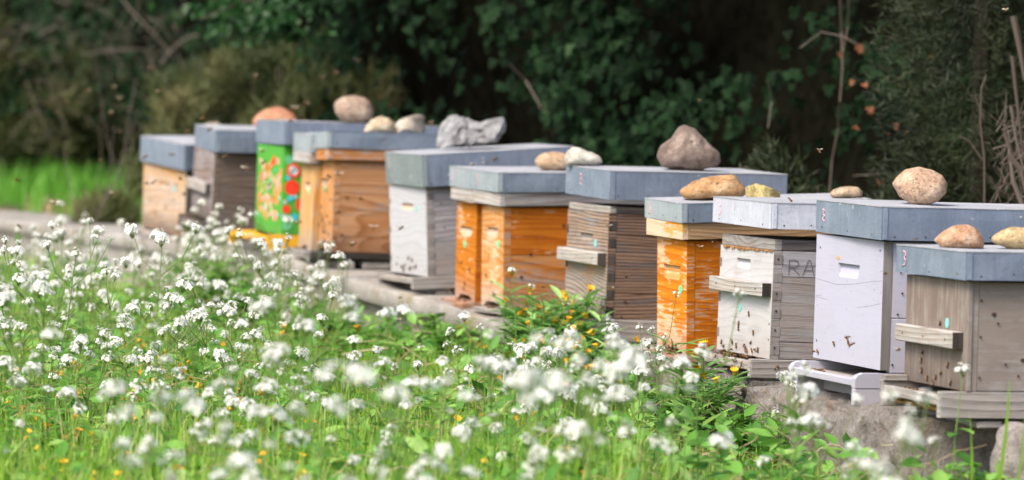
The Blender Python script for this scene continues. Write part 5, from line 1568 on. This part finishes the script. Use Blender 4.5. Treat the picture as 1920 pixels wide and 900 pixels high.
while cnt < 225 and tries < 20000:
    tries += 1
    y = 5.6 + 12.2 * rnd.random() ** 1.0
    hw = .128 * y + .12
    x = rnd.uniform(-hw, hw)
    e = ledge_x(y) if y > 8 else 1e9
    if x > e - .05: continue
    pr = rnd.choice(PROTOS)
    s = rnd.uniform(.8, 1.15)
    top = Vector((x, y, ground_z(x, y) + pr['h'] * s))
    tx, ty = project(top)
    if not (-60 < tx < 1980) or ty > 960: continue
    # the photograph's bare patches: weeds under the centre hives, clear ledge face on the right, sparse left bottom
    dens = 1.0 if y > 9 else (.7 if y > 7.3 else .38)
    if 640 < tx < 1260 and 500 < ty < 715: dens = .03
    if 900 < tx < 1500 and 600 <= ty < 800: dens = .07
    if tx > 1180 and ty < 760: dens = .10
    if tx > 1500 and ty < 850: dens = .04
    if tx >= 620 and ty < 600: dens = 0
    if tx < 620 and ty < 445 + .06 * max(0, tx - 250): dens = .03
    if tx < 330 and ty > 680: dens = .35
    if 440 < ty < 620 and tx < 620: dens = 1.6
    if 650 < ty < 780 and 330 < tx < 1250: dens = 1.5
    nz = .6 + 1.1 * (noise.noise(Vector((x * 2.2, y * 1.4, 1))) + .35)
    if rnd.random() > dens * nz * .75: continue
    if any((x - a) ** 2 + (y - b) ** 2 < .0036 for a, b in placed): continue
    placed.append((x, y))
    lb, gr = where(tx, ty, 'white wildflower', pr['h'] * s > .33)
    put_plant(x, y, lb, gr, pr, s, rnd.uniform(0, 6.28), rnd)
    cnt += 1

for (px, py, D) in [(345, 440, 15.0), (375, 425, 14.7), (400, 435, 14.6), (425, 445, 14.5), (450, 455, 14.4), (360, 460, 14.6), (410, 465, 14.3), (470, 480, 14.2), (385, 480, 14.3), (440, 495, 14.0), (600, 540, 13.2), (560, 530, 13.4), (635, 560, 13.0)]:
    t_ = at(px, py, D); zz = ground_z(t_.x, t_.y); pr = PROTOS[rnd.choice((1, 3, 4, 7))]
    put_plant(t_.x, t_.y, where(px, py, 'leafy wildflower in the clump', False)[0].replace('short ', 'tall '), 'leafy white flowered clump by the ledge', pr, (t_.z - zz) / pr['h'], rnd.uniform(0, 6.28), rnd, zz)
    q_ = random.Random(int(px)); w_ = thing('leafy_weed', 'leafy green weed among white flowers at x below the hives'.replace('at x below the hives', 'below the ' + next(n for lim, n in COLS if px < lim)), 'weed', Matrix.Translation((t_.x + .04, t_.y - .05, zz)) @ Matrix.Scale((t_.z - zz) / .18 * .8, 4), 'leafy weeds in the white clump')
    CL.append(w_)
def solo(px_top, py_top, D, label, pr, h, seed, z=None):
    """a plant singled out in the photograph: its top head ends at that spot"""
    t = at(px_top, py_top, D)
    r_ = random.Random(seed)
    zz = ground_z(t.x, t.y) if z is None else z
    s = (t.z - zz) / pr['h']
    put_plant(t.x - .0, t.y, label, None, pr, s, r_.uniform(0, 6.28), r_, zz)
single = plant_proto(300, .34, 0, 8, False)
tall = plant_proto(301, .40, 1, 18, False)
solo(1792, 688, 8.7, 'single white flower on a thin stem in front of the nearest hive', single, .34, 1)
solo(440, 400, 14.8, 'single white flower on a slender stem in front of the dark brown hive', single, .34, 2)
solo(120, 412, 16.4, 'tallest white wildflower against the bare concrete at far left', tall, .4, 3)
solo(330, 425, 15.6, 'white wildflower with a long curved stem below the plywood hive', single, .34, 4)
solo(366, 415, 14.9, 'bushy white wildflower between the plywood and dark brown hives', PROTOS[3], .4, 5)
solo(392, 422, 14.8, 'dense white wildflower clump below the corner of the dark brown hive', PROTOS[7], .4, 6)
solo(650, 492, 13.4, 'white wildflower in front of the dark base of the tan hive', single, .34, 7)
solo(608, 468, 13.6, 'small white flower head in front of the tan hive front', single, .34, 8)
solo(588, 508, 11.6, 'flat white flower cluster close in front of the ledge under the tan hive', PROTOS[4], .34, 9)
solo(972, 503, 12.0, 'white flower raised above the yellow flowered weeds beside the paired orange hives', single, .34, 10)
solo(1002, 532, 12.0, 'second white flower over the yellow flowered weeds, lower and to the right', single, .34, 11)
solo(912, 608, 9.6, 'blurred white flower in front of the ledge below the paired orange hives', single, .34, 12)
solo(1310, 652, 8.6, 'blurred white flower overlapping the foot of the peeling orange hive', PROTOS[0], .34, 13)
solo(1262, 676, 8.5, 'blurred white flower just left of the foot of the peeling orange hive', single, .34, 14)
solo(1288, 704, 8.6, 'lower blurred white flower under the peeling orange hive', single, .34, 15)
solo(1466, 700, 8.2, 'blurred white flower left of the lavender stand', PROTOS[2], .34, 16)
solo(1485, 740, 8.2, 'blurred white flower group at the corner of the rough concrete block', PROTOS[7], .34, 17)
solo(1742, 822, 7.6, 'blurred white flower in front of the rough concrete block', single, .34, 18)
solo(1545, 790, 7.9, 'blurred white flower against the left of the rough concrete block', PROTOS[1], .34, 19)
solo(1610, 872, 6.4, 'broad out of focus white flower clump at the bottom right', PROTOS[3], .34, 20)
solo(1650, 868, 6.4, 'out of focus white flower clump beside the broad one at the bottom right', PROTOS[4], .34, 21)

# brown seed stalk leaning in front of the yellow stand
mb = MB()
base_ = at(528, 640, 13.2); b0 = Vector((base_.x, base_.y, ground_z(base_.x, base_.y)))
pl = [b0, at(528, 560, 13.3), at(522, 500, 13.35), at(508, 450, 13.4), at(485, 408, 13.4)]
mb.tube(pl, .0028, .0010, 5, 0, .5)
r_ = random.Random(4)
for i in range(34):
    t = r_.uniform(.25, .95) * 4; k = min(3, int(t)); p0 = pl[k].lerp(pl[k + 1], t - k)
    sg = r_.choice((-1, 1)); L_ = r_.uniform(.02, .045)
    mb.tube([p0, p0 + Vector((sg * L_ * .5, r_.uniform(-.01, .01), L_ * .15)), p0 + Vector((sg * L_, r_.uniform(-.02, .02), L_ * .5))], .0007, .0012, 3, 0, r_.uniform(.6, 1))
sx = thing('seed_stalk', 'leaning weed stalk with slender seed pods in front of the yellow stand', 'weed', Matrix.Translation(b0))
o = mb.build('stem', [M['stem']], sx); o.matrix_parent_inverse = sx.matrix_world.inverted()
o = link('flower_head', HEADS[2], sx); o.matrix_parent_inverse = sx.matrix_world.inverted(); o.matrix_basis = Matrix.Translation(at(474, 405, 13.4)) @ Matrix.Scale(.9, 4)

# ------------------------------------------------------------------ yellow flowered weeds
def yellow_head(seed, s=1.0):
    r_ = random.Random(seed); mb = MB()
    for i in range(13):
        a = i * 2 * math.pi / 13
        d = Vector((math.cos(a), math.sin(a), .8)).normalized(); sd = Vector((-math.sin(a), math.cos(a), 0))
        mb.add([Vector((0, 0, 0)), d * .0075 * s + sd * .0016 * s, d * .011 * s, d * .0075 * s - sd * .0016 * s], [(0, 1, 2, 3)], 0, r_.random())
    mb.tube([Vector((0, 0, -.004 * s)), Vector((0, 0, .004 * s))], .0035 * s, .0045 * s, 7, 0, .1, True)
    mb.tube([Vector((0, 0, -.006 * s)), Vector((0, 0, .001 * s))], .002 * s, .0046 * s, 7, 1, .3)
    return mesh_only(mb, 'flower_head', [M['yolk'], M['greyherb']])
YH = [yellow_head(i, (1, 1.15, .85)[i]) for i in range(3)]
def weed_proto(seed, h, nst, leafn, mat='greyherb', wide=1.0, leaflen=.055):
    r_ = random.Random(seed); st, lf, hd = MB(), MB(), []
    for i in range(nst):
        a = r_.uniform(0, 6.28); sp = r_.uniform(.1, .6); hh = h * r_.uniform(.55, 1)
        pts = [Vector((math.cos(a) * sp * hh * t ** 1.4, math.sin(a) * sp * hh * t ** 1.4, hh * t - .01)) + Vector((r_.gauss(0, .004), r_.gauss(0, .004), 0)) for t in (0, .25, .5, .75, 1)]
        st.tube(pts, .0022, .0011, 4, 0, r_.uniform(.2, .6)); hd.append((pts[-1], (pts[-1] - pts[-2]).normalized()))
        for k in range(leafn):
            t = r_.uniform(.05, .95) * 4; q = min(3, int(t)); p0 = pts[q].lerp(pts[q + 1], t - q)
            b = r_.uniform(0, 6.28); L_ = leaflen * r_.uniform(.5, 1.2)
            d = Vector((math.cos(b), math.sin(b), r_.uniform(.2, 1.0))).normalized(); s = d.cross(Vector((0, 0, 1))).normalized(); n_ = s.cross(d)
            pp = [p0 + d * L_ * u - n_ * L_ * .3 * u * u for u in (0, .35, .7, 1)]
            w = L_ * .14 * wide
            lf.add([pp[0], pp[1] + s * w, pp[2] + s * w * .85, pp[3], pp[2] - s * w * .85, pp[1] - s * w, pp[1] - n_ * w * .3, pp[2] - n_ * w * .3],
                   [(0, 1, 6), (1, 2, 7, 6), (2, 3, 7), (3, 4, 7), (4, 5, 6, 7), (5, 0, 6)], 0, r_.random())
    return dict(stem=mesh_only(st, 'stem', [M['stem']]), foliage=mesh_only(lf, 'foliage', [M[mat]]), heads=hd, h=h)
WP = [weed_proto(400 + i, .22, (10, 8, 9)[i], 30, 'greyherb', .85, .060) for i in range(3)]
def put_weed(x, y, label, group, pr, s, r_, nyel=99, name='yellow_flower_weed', z=None, cat='weed'):
    m = Matrix.Translation((x, y, ground_z(x, y) if z is None else z)) @ Matrix.Rotation(r_.uniform(0, 6.28), 4, 'Z') @ Matrix.Scale(s, 4)
    t_ = thing(name, label, cat, m, group)
    for nm in ('stem', 'foliage'):
        o = bpy.data.objects.new(nm, pr[nm]); COL.objects.link(o); o.parent = t_
    for (p_, d_) in pr['heads'][:nyel]:
        o = bpy.data.objects.new('flower_head', YH[r_.randrange(3)]); COL.objects.link(o); o.parent = t_
        q = (d_ + Vector((r_.gauss(0, .4), r_.gauss(0, .4), .1))).to_track_quat('Z', 'Y').to_matrix().to_4x4()
        o.matrix_local = Matrix.Translation(p_) @ q @ Matrix.Scale(1.25 / s ** .5, 4)
    return t_
r_ = random.Random(55)
lab = 'leafy weed with small yellow orange flowers at the foot of the ledge, centre'
for (px, py, D, s) in [(1030, 560, 12.25, 1.45), (1055, 600, 12.1, 1.2), (1000, 620, 12.2, 1.2), (1090, 640, 11.9, 1.05), (1130, 655, 11.7, 1.0), (1180, 665, 11.6, .9), (960, 650, 12.2, .9), (1060, 660, 11.6, .9), (1010, 665, 11.6, .9), (925, 650, 12.6, .8),
                       (870, 590, 12.9, 1.0), (840, 620, 12.9, .8), (890, 630, 12.6, .9), (1140, 690, 11.3, .9), (1045, 545, 12.15, 1), (1070, 575, 12.0, 1), (1020, 590, 12.1, 1), (985, 600, 12.3, 1), (1040, 620, 11.8, 1), (1110, 620, 11.9, 1), (1150, 640, 11.6, 1), (1000, 650, 11.9, 1), (1030, 535, 12.3, 1), (1010, 550, 12.4, 1), (1050, 560, 12.2, 1), (995, 575, 12.3, 1), (1060, 585, 12.0, 1), (1035, 600, 11.9, 1), (975, 625, 12.2, 1), (1120, 640, 11.7, 1),  (1080, 660, 11.4, 1), (1030, 690, 11.4, 1), (800, 640, 13.0, .7), (1090, 700, 11.2, .9), (1322, 632, 10.75, 1.25), (1325, 700, 10.6, .9)]:
    p_ = at(px, py, D)
    l_ = 'leafy weed with small yellow orange flowers below the ' + next(n for lim, n in COLS if px < lim)
    put_weed(p_.x, p_.y, l_, l_, WP[r_.randrange(3)], (p_.z - ground_z(p_.x, p_.y)) / .22 * 1.08, r_, r_.choice((2, 3, 4, 5)))
WG = [weed_proto(500 + i, .18, (9, 11, 9)[i], 20, 'herb', (1.1, 1.4, .7)[i], (.048, .055, .05)[i]) for i in range(3)]
for w_ in CL:
    pr = WG[r_.randrange(3)]
    for nm in ('stem', 'foliage'):
        o = bpy.data.objects.new(nm, pr[nm]); COL.objects.link(o); o.parent = w_
lab2 = 'green leafy weed without flowers growing against the concrete ledge'
for i in range(105):
    y = 8.6 + 9.0 * r_.random()
    x = ledge_x(y) - .05 - abs(r_.gauss(0, .16))
    if y < 9.4 and r_.random() < .4: continue
    s = r_.uniform(.55, 1.15)
    if y < 10.75: continue
    if y > 13.6: s *= .85
    if y > 15.4: s *= .7
    q_ = project(Vector((x, y, ground_z(x, y) + .15))); l_ = 'green flowerless weed at the ledge foot below the ' + next(n for lim, n in COLS if q_[0] < lim)
    put_weed(x, y, l_, l_, WG[r_.randrange(3)], s, r_, 0, 'leafy_weed')
for (px, py, D, s) in [(1820, 790, 8.75, 1.0), (1845, 810, 8.7, .9), (1790, 800, 8.7, 1.1), (1700, 865, 9.0, .7), (1660, 870, 9.2, .7), (1895, 850, 8.6, .7), (1400, 690, 10.4, 1.1), (1440, 705, 10.3, 1.1), (1470, 720, 10.2, 1.0), (730, 580, 13.6, .7), (700, 600, 13.6, .9)]:
    p_ = at(px, py, D)
    l_ = 'bushier green flowerless weed at the ledge foot below the ' + next(n for lim, n in COLS if px < lim)
    put_weed(p_.x, p_.y, l_, l_, WG[r_.randrange(3)], max(.35, (p_.z - ground_z(p_.x, p_.y)) / .18 * .72), r_, 0, 'leafy_weed')
# orange dots in the near grass, lower left
BUT = weed_proto(600, .13, 2, 5, 'herb', 1.0, .03)
for i in range(92):
    if i < 66:
        px, py = r_.uniform(-20, 560), r_.uniform(640, 900)
    else:
        px, py = r_.uniform(300, 1300), r_.uniform(560, 900)
    D = 7800 * .80 / (py - 150 + 1e-6)
    D = min(max(D, 6.3), 13)
    p_ = at(px, py, D)
    if p_.x > (ledge_x(D) if D > 8 else 9) - .1: continue
    g_ = ground_z(p_.x, p_.y)
    l_ = where(px, py, 'orange dot flower', False)[0].replace('short', 'tiny')
    put_weed(p_.x, p_.y, l_, l_, BUT, max(1.0, (p_.z - g_) / .13), r_, 2, 'buttercup', None, 'wildflower')

# tall single grass blades by the nearest hive, pale stalks in the weeds
mb = MB()
for (bx, by, tx, ty, D, w) in [(1862, 860, 1888, 706, 8.6, .010), (1820, 870, 1812, 770, 8.7, .006), (1893, 880, 1915, 780, 8.5, .007), (1060, 800, 1106, 712, 8.6, .012), (1085, 800, 1120, 735, 8.6, .009)]:
    a, b = at(bx, by, D), at(tx, ty, D)
    a = Vector((a.x, a.y, min(a.z, ground_z(a.x, a.y) + .02)))
    pts = [a.lerp(b, t) + Vector((0, 0, 0)) + Vector((.01 * math.sin(t * 2.5), 0, 0)) for t in (0, .3, .6, .85, 1)]
    mb2 = MB(); mb2.ribbon(pts, [w * .7, w, w * .8, w * .45, .0005], Vector((.9, .3, 0)).normalized(), 0, .55)
    o = mb2.build('grass_blade', [M['grass']])
    tag(o, 'broad single grass blade standing up in the %s' % ('weeds by the nearest hive' if bx > 1500 else 'blurred meadow centre'), 'grass blade', 'tall single grass blades')
for i, (pl_, D, lb) in enumerate([([(640, 665), (700, 655), (760, 652), (800, 680), (812, 720)], 12.2, 'arched pale dry stalk lying over the weeds below the saddle'),
                   ([(775, 622), (830, 624), (850, 640), (860, 660)], 13.0, 'short pale dry stalk under the whitewashed hive'), ([(958, 628), (1000, 610), (1040, 600)], 12.6, 'thin pale dry stalk reaching to the ridged hive')]):
    mb = MB(); mb.tube([at(a, b, D) for a, b in pl_], .003, .0018, 5, tint=.9)
    tag(mb.build('dry_stalk', [M['straw']]), lb, 'dry stalk')
mb = MB()
for i in range(900):
    x, y = meadow_points(1, rs, 7, 18)
    x, y = float(x[0]), float(y[0]); z = ground_z(x, y) + r_.uniform(.03, .15)
    a = r_.uniform(0, 6.28); L_ = r_.uniform(.05, .20)
    mb.tube(curve_pts((x, y, z), (x + math.cos(a) * L_, y + math.sin(a) * L_, z + r_.uniform(-.03, .05)), r_.uniform(0, .04), .01, 6, r_), .0013, .0008, 3, tint=r_.uniform(.2, 1))
tag(mb.build('dry_stalks', [M['straw']]), 'scattered straw coloured dry stems among the green meadow', 'dry grass', kind='stuff')

# ------------------------------------------------------------------ bees
M['bee_body'] = flat('brown bee body', (.16, .075, .022), .6, .3, scale=300.0)
M['bee_dark'] = flat('dark bee stripes', (.03, .018, .010), .5)
g = G('bee wing', .3); g.color((.55, .50, .42)); g.b.inputs['Alpha'].default_value = .55
M['wing'] = g.m
def bee_mesh(spread):
    mb = MB()
    def blob(c, r, mi, seg=6, rings=4):
        V, F = [], []
        for i in range(rings + 1):
            t = math.pi * i / rings
            for k in range(seg):
                a = 2 * math.pi * k / seg
                V.append(Vector(c) + Vector((r[0] * math.cos(t), r[1] * math.sin(t) * math.cos(a), r[2] * math.sin(t) * math.sin(a))))
        for i in range(rings):
            for k in range(seg):
                F.append((i * seg + k, i * seg + (k + 1) % seg, (i + 1) * seg + (k + 1) % seg, (i + 1) * seg + k))
        mb.add(V, F, mi)
    blob((-.0042, 0, .002), (.0042, .0023, .0022), 0)
    blob((-.0055, 0, .002), (.0010, .0024, .0023), 1); blob((-.0030, 0, .002), (.0008, .0025, .0024), 1)
    blob((.0015, 0, .0026), (.0023, .0021, .0021), 0); blob((.0044, 0, .0022), (.0012, .0015, .0014), 1)
    for s in (-1, 1):
        tip = Vector((-.006 + .006 * spread, s * (.0025 + .007 * spread), .0045 + .002 * spread))
        mb.add([Vector((.001, s * .001, .0045)), tip + Vector((.0016, 0, 0)), tip, tip + Vector((-.0016, -s * .001, 0)), Vector((-.001, s * .0012, .0044))], [(0, 1, 2, 3, 4)], 2)
        for lx in (-.001, .001, .003):
            mb.tube([Vector((lx, s * .0015, .0015)), Vector((lx * 1.5, s * .0035, .0018)), Vector((lx * 1.8, s * .0042, 0))], .00025, .0002, 3, 1)
    return mesh_only(mb, 'bee', [M['bee_body'], M['bee_dark'], M['wing']])
BEE_F, BEE_S = bee_mesh(1.0), bee_mesh(.15)
def put_bee(m, me, label, group):
    o = bpy.data.objects.new('bee', me); COL.objects.link(o); o.matrix_world = m
    tag(o, label, 'bee', group)
r_ = random.Random(99)
fly = [(211, 165, 16), (226, 186, 16), (241, 203, 15.5), (284, 130, 16), (298, 174, 16), (124, 193, 17), (222, 249, 15), (352, 248, 14), (378, 225, 13.5), (33, 340, 13), (190, 303, 13.5), (166, 172, 16), (105, 213, 16), (205, 213, 16), (274, 295, 14), (323, 292, 14.5), (422, 296, 14), (461, 316, 14),
       (459, 319, 14), (395, 244, 14.2), (545, 228, 14), (575, 196, 15), (602, 146, 15.5), (632, 139, 15.5), (672, 114, 15.5), (476, 143, 15.5), (550, 203, 15), (397, 137, 16), (338, 337, 14), (290, 342, 14), (275, 345, 14), (345, 365, 14), (104, 381, 13), (36, 427, 13), (213, 365, 14), (450, 374, 14), (496, 305, 13.8),
       (507, 346, 13.8), (494, 284, 13.8), (560, 420, 13.8), (634, 328, 13.6), (617, 333, 13.6), (702, 427, 13.4), (658, 460, 13.4), (665, 459, 13.4), (752, 430, 13.0), (806, 232, 13.2), (1534, 283, 10.8), (1140, 425, 11.5), (1174, 520, 11.3), (1147, 543, 11.3), (1060, 574, 11.6), (1130, 578, 11.4), (1165, 597, 11.3), (1216, 639, 11.1),
       (1198, 657, 10.9), (1210, 665, 10.8), (1213, 685, 10.8), (1336, 456, 10.4), (1311, 465, 10.6), (1526, 661, 9.8), (1599, 647, 9.5), (1590, 634, 9.5), (1684, 658, 9.2), (1660, 515, 9.4), (1888, 20, 11), (1700, 250, 12), (840, 547, 12.4), (750, 560, 12.6), (748, 600, 12.0), (1018, 540, 11.9), (985, 585, 11.8), (888, 310, 12.9), (930, 300, 13), (1313, 190, 12.5), (1480, 375, 10.6)]
for (px, py, D) in fly:
    q = Matrix.Rotation(r_.uniform(0, 6.28), 4, 'Z') @ Matrix.Rotation(r_.uniform(-.9, .9), 4, 'Y')
    zone = ('honey bee in flight at the left around the leftmost hives', 'bees flying at the left') if px < 560 else (('honey bee in flight in front of the middle hives', 'bees flying in the middle') if px < 1100 else ('honey bee in flight near the hives at the right', 'bees flying at the right'))
    put_bee(Matrix.Translation(at(px, py, D)) @ q @ Matrix.Scale(1.25 if D < 13 else 1.7, 4), BEE_F, zone[0], zone[1])
def on_front(key, y, z, label, group):
    h = HIVE[key]
    m = Matrix.Translation((-.0006, y, z)) @ Matrix(((0, 0, -1, 0), (0, 1, 0, 0), (1, 0, 0, 0), (0, 0, 0, 1))) @ Matrix.Rotation(r_.uniform(0, 6.28), 4, 'Z')
    put_bee(h['mat'] @ m @ Matrix.Scale(1.15, 4), BEE_S, label, group)
def on_side(key, x, z, label, group):
    h = HIVE[key]
    m = Matrix.Translation((x, -.0012, z)) @ Matrix(((1, 0, 0, 0), (0, 0, -1, 0), (0, 1, 0, 0), (0, 0, 0, 1))) @ Matrix.Rotation(r_.uniform(0, 6.28), 4, 'Z')
    put_bee(h['mat'] @ m @ Matrix.Scale(1.15, 4), BEE_S, label, group)
def on_board(key, x, y, z, label, group, pile=0.0):
    h = HIVE[key]
    q = Matrix.Rotation(r_.uniform(0, 6.28), 4, 'Z') @ Matrix.Rotation(r_.uniform(-.5, .5) * (pile > 0), 4, 'Y')
    put_bee(h['mat'] @ Matrix.Translation((x, y, z + pile)) @ q @ Matrix.Scale(1.15, 4), BEE_S, label, group)
for i in range(62):
    y = min(.42, max(.03, r_.gauss(.20, .085)))
    on_board('P', r_.uniform(-.046, -.004), y, -.0075 if r_.random() < .5 else -.018, 'bee crowding on the landing board of the cream hive', 'bees on the cream hive landing board', abs(r_.gauss(0, .006)))
for i in range(12):
    h = HIVE['P']; on_front('P', .20 + r_.gauss(0, .09), .008 + abs(r_.gauss(0, .012)), 'bee climbing at the foot of the cream hive front', 'bees at the foot of the cream hive')
for (f, z) in [(.60, .110), (.42, .065), (.42, .080), (.70, .060), (.66, .035), (.3, .03)]:
    on_front('P', HIVE['P']['W'] * (1 - f), z, 'bee walking on the lower front board of the cream hive', 'bees walking on the cream hive front')
for i in range(9):
    h = HIVE['P']
    m = Matrix.Translation((-.0512, r_.uniform(.05, .30), r_.uniform(-.035, -.012))) @ Matrix(((0, 0, -1, 0), (0, 1, 0, 0), (1, 0, 0, 0), (0, 0, 0, 1))) @ Matrix.Rotation(r_.uniform(0, 6.28), 4, 'Z')
    put_bee(h['mat'] @ m @ Matrix.Scale(1.15, 4), BEE_S, 'bee hanging on the edge of the cream hive landing board', 'bees on the landing board edge')
for i in range(3): on_side('P', .02 + i * .035, -.02 - .004 * i, 'bee on the stand side of the cream hive', 'bees on the cream hive stand')
for i in range(13):
    on_board('I', r_.uniform(-.030, -.003), HIVE['I']['W'] * r_.uniform(.25, .85), -.0012, 'bee gathered at the flight hole of the peeling orange hive', 'bees at the peeling orange hive', abs(r_.gauss(0, .005)))
for i in range(6):
    on_front('I', HIVE['I']['W'] * r_.uniform(.25, .85), .012 + abs(r_.gauss(0, .010)), 'bee clinging over the flight hole of the peeling orange hive', 'bees over the peeling orange flight hole')
for i in range(16):
    on_board('L', r_.uniform(-.034, -.004), r_.uniform(.05, .36), -.0195, 'bee on the landing board of the nearest hive', 'bees on the nearest hive landing board', abs(r_.gauss(0, .003)))
for (y, z) in [(.30, .07), (.305, .05), (.30, .03), (.20, .02), (.12, .05), (.22, .006), (.26, .012), (.10, .012), (.18, .142), (.17, .030)]:
    on_front('L', y, z, 'bee climbing the front of the nearest hive', 'bees on the nearest hive front')
for i in range(11):
    on_board('D', r_.uniform(-.028, -.004), r_.uniform(.08, .40), -.0145, 'bee on the landing board of the whitewashed hive', 'bees on the whitewashed hive board', abs(r_.gauss(0, .002)))
for i in range(13):
    on_front('D', .22 + r_.gauss(0, .06), .010 + abs(r_.gauss(0, .018)), 'bee clustering at the foot of the whitewashed hive', 'bees on the whitewashed hive front')
for i in range(26):
    on_front('C2', HIVE['C2']['W'] * min(.9, max(.1, r_.gauss(.5, .22))), .015 + abs(r_.gauss(0, .09)), 'bee resting on the front of the tan hive', 'bees on the tan hive front')
for i in range(8):
    on_board('C1', r_.uniform(-.026, -.003), HIVE['C1']['W'] * r_.uniform(.1, .9), -.0012, 'bee at the entrance of the honey-coloured hive', 'bees at the honey-coloured hive')
for k, nm in (('E1', 'left paired orange hive'), ('E2', 'right paired orange hive')):
    for i in range(5):
        on_board(k, r_.uniform(-.024, -.003), HIVE[k]['W'] * r_.uniform(.25, .75), -.0012, 'bee at the arched entrance of the %s' % nm, 'bees at the %s' % nm)
    for i in range(4):
        on_front(k, HIVE[k]['W'] * r_.uniform(.2, .8), r_.uniform(.03, .12), 'bee on the front board of the %s' % nm, 'bees on the front of the %s' % nm)
for (y, z) in [(.40, .02), (.12, .02)]: on_front('H', y, z, 'bee on the low front board of the ridged hive', 'bees on the ridged hive')
for i in range(5): on_board('K', r_.uniform(-.038, -.004), .40 - i * .022, -.0205, 'bee on the landing tray of the lavender hive', 'bees on the lavender tray')
for (y, z) in [(.20, .055), (.30, .05), (.21, .066), (.41, .025)]: on_front('K', y, z, 'bee on the lavender front board', 'bees on the lavender front')
for (y, z) in [(.10, .20), (.36, .12), (.3, .07), (.12, .14), (.2, .1)]: on_front('A', y, z, 'bee on the front of the plywood hive', 'bees on the plywood hive')
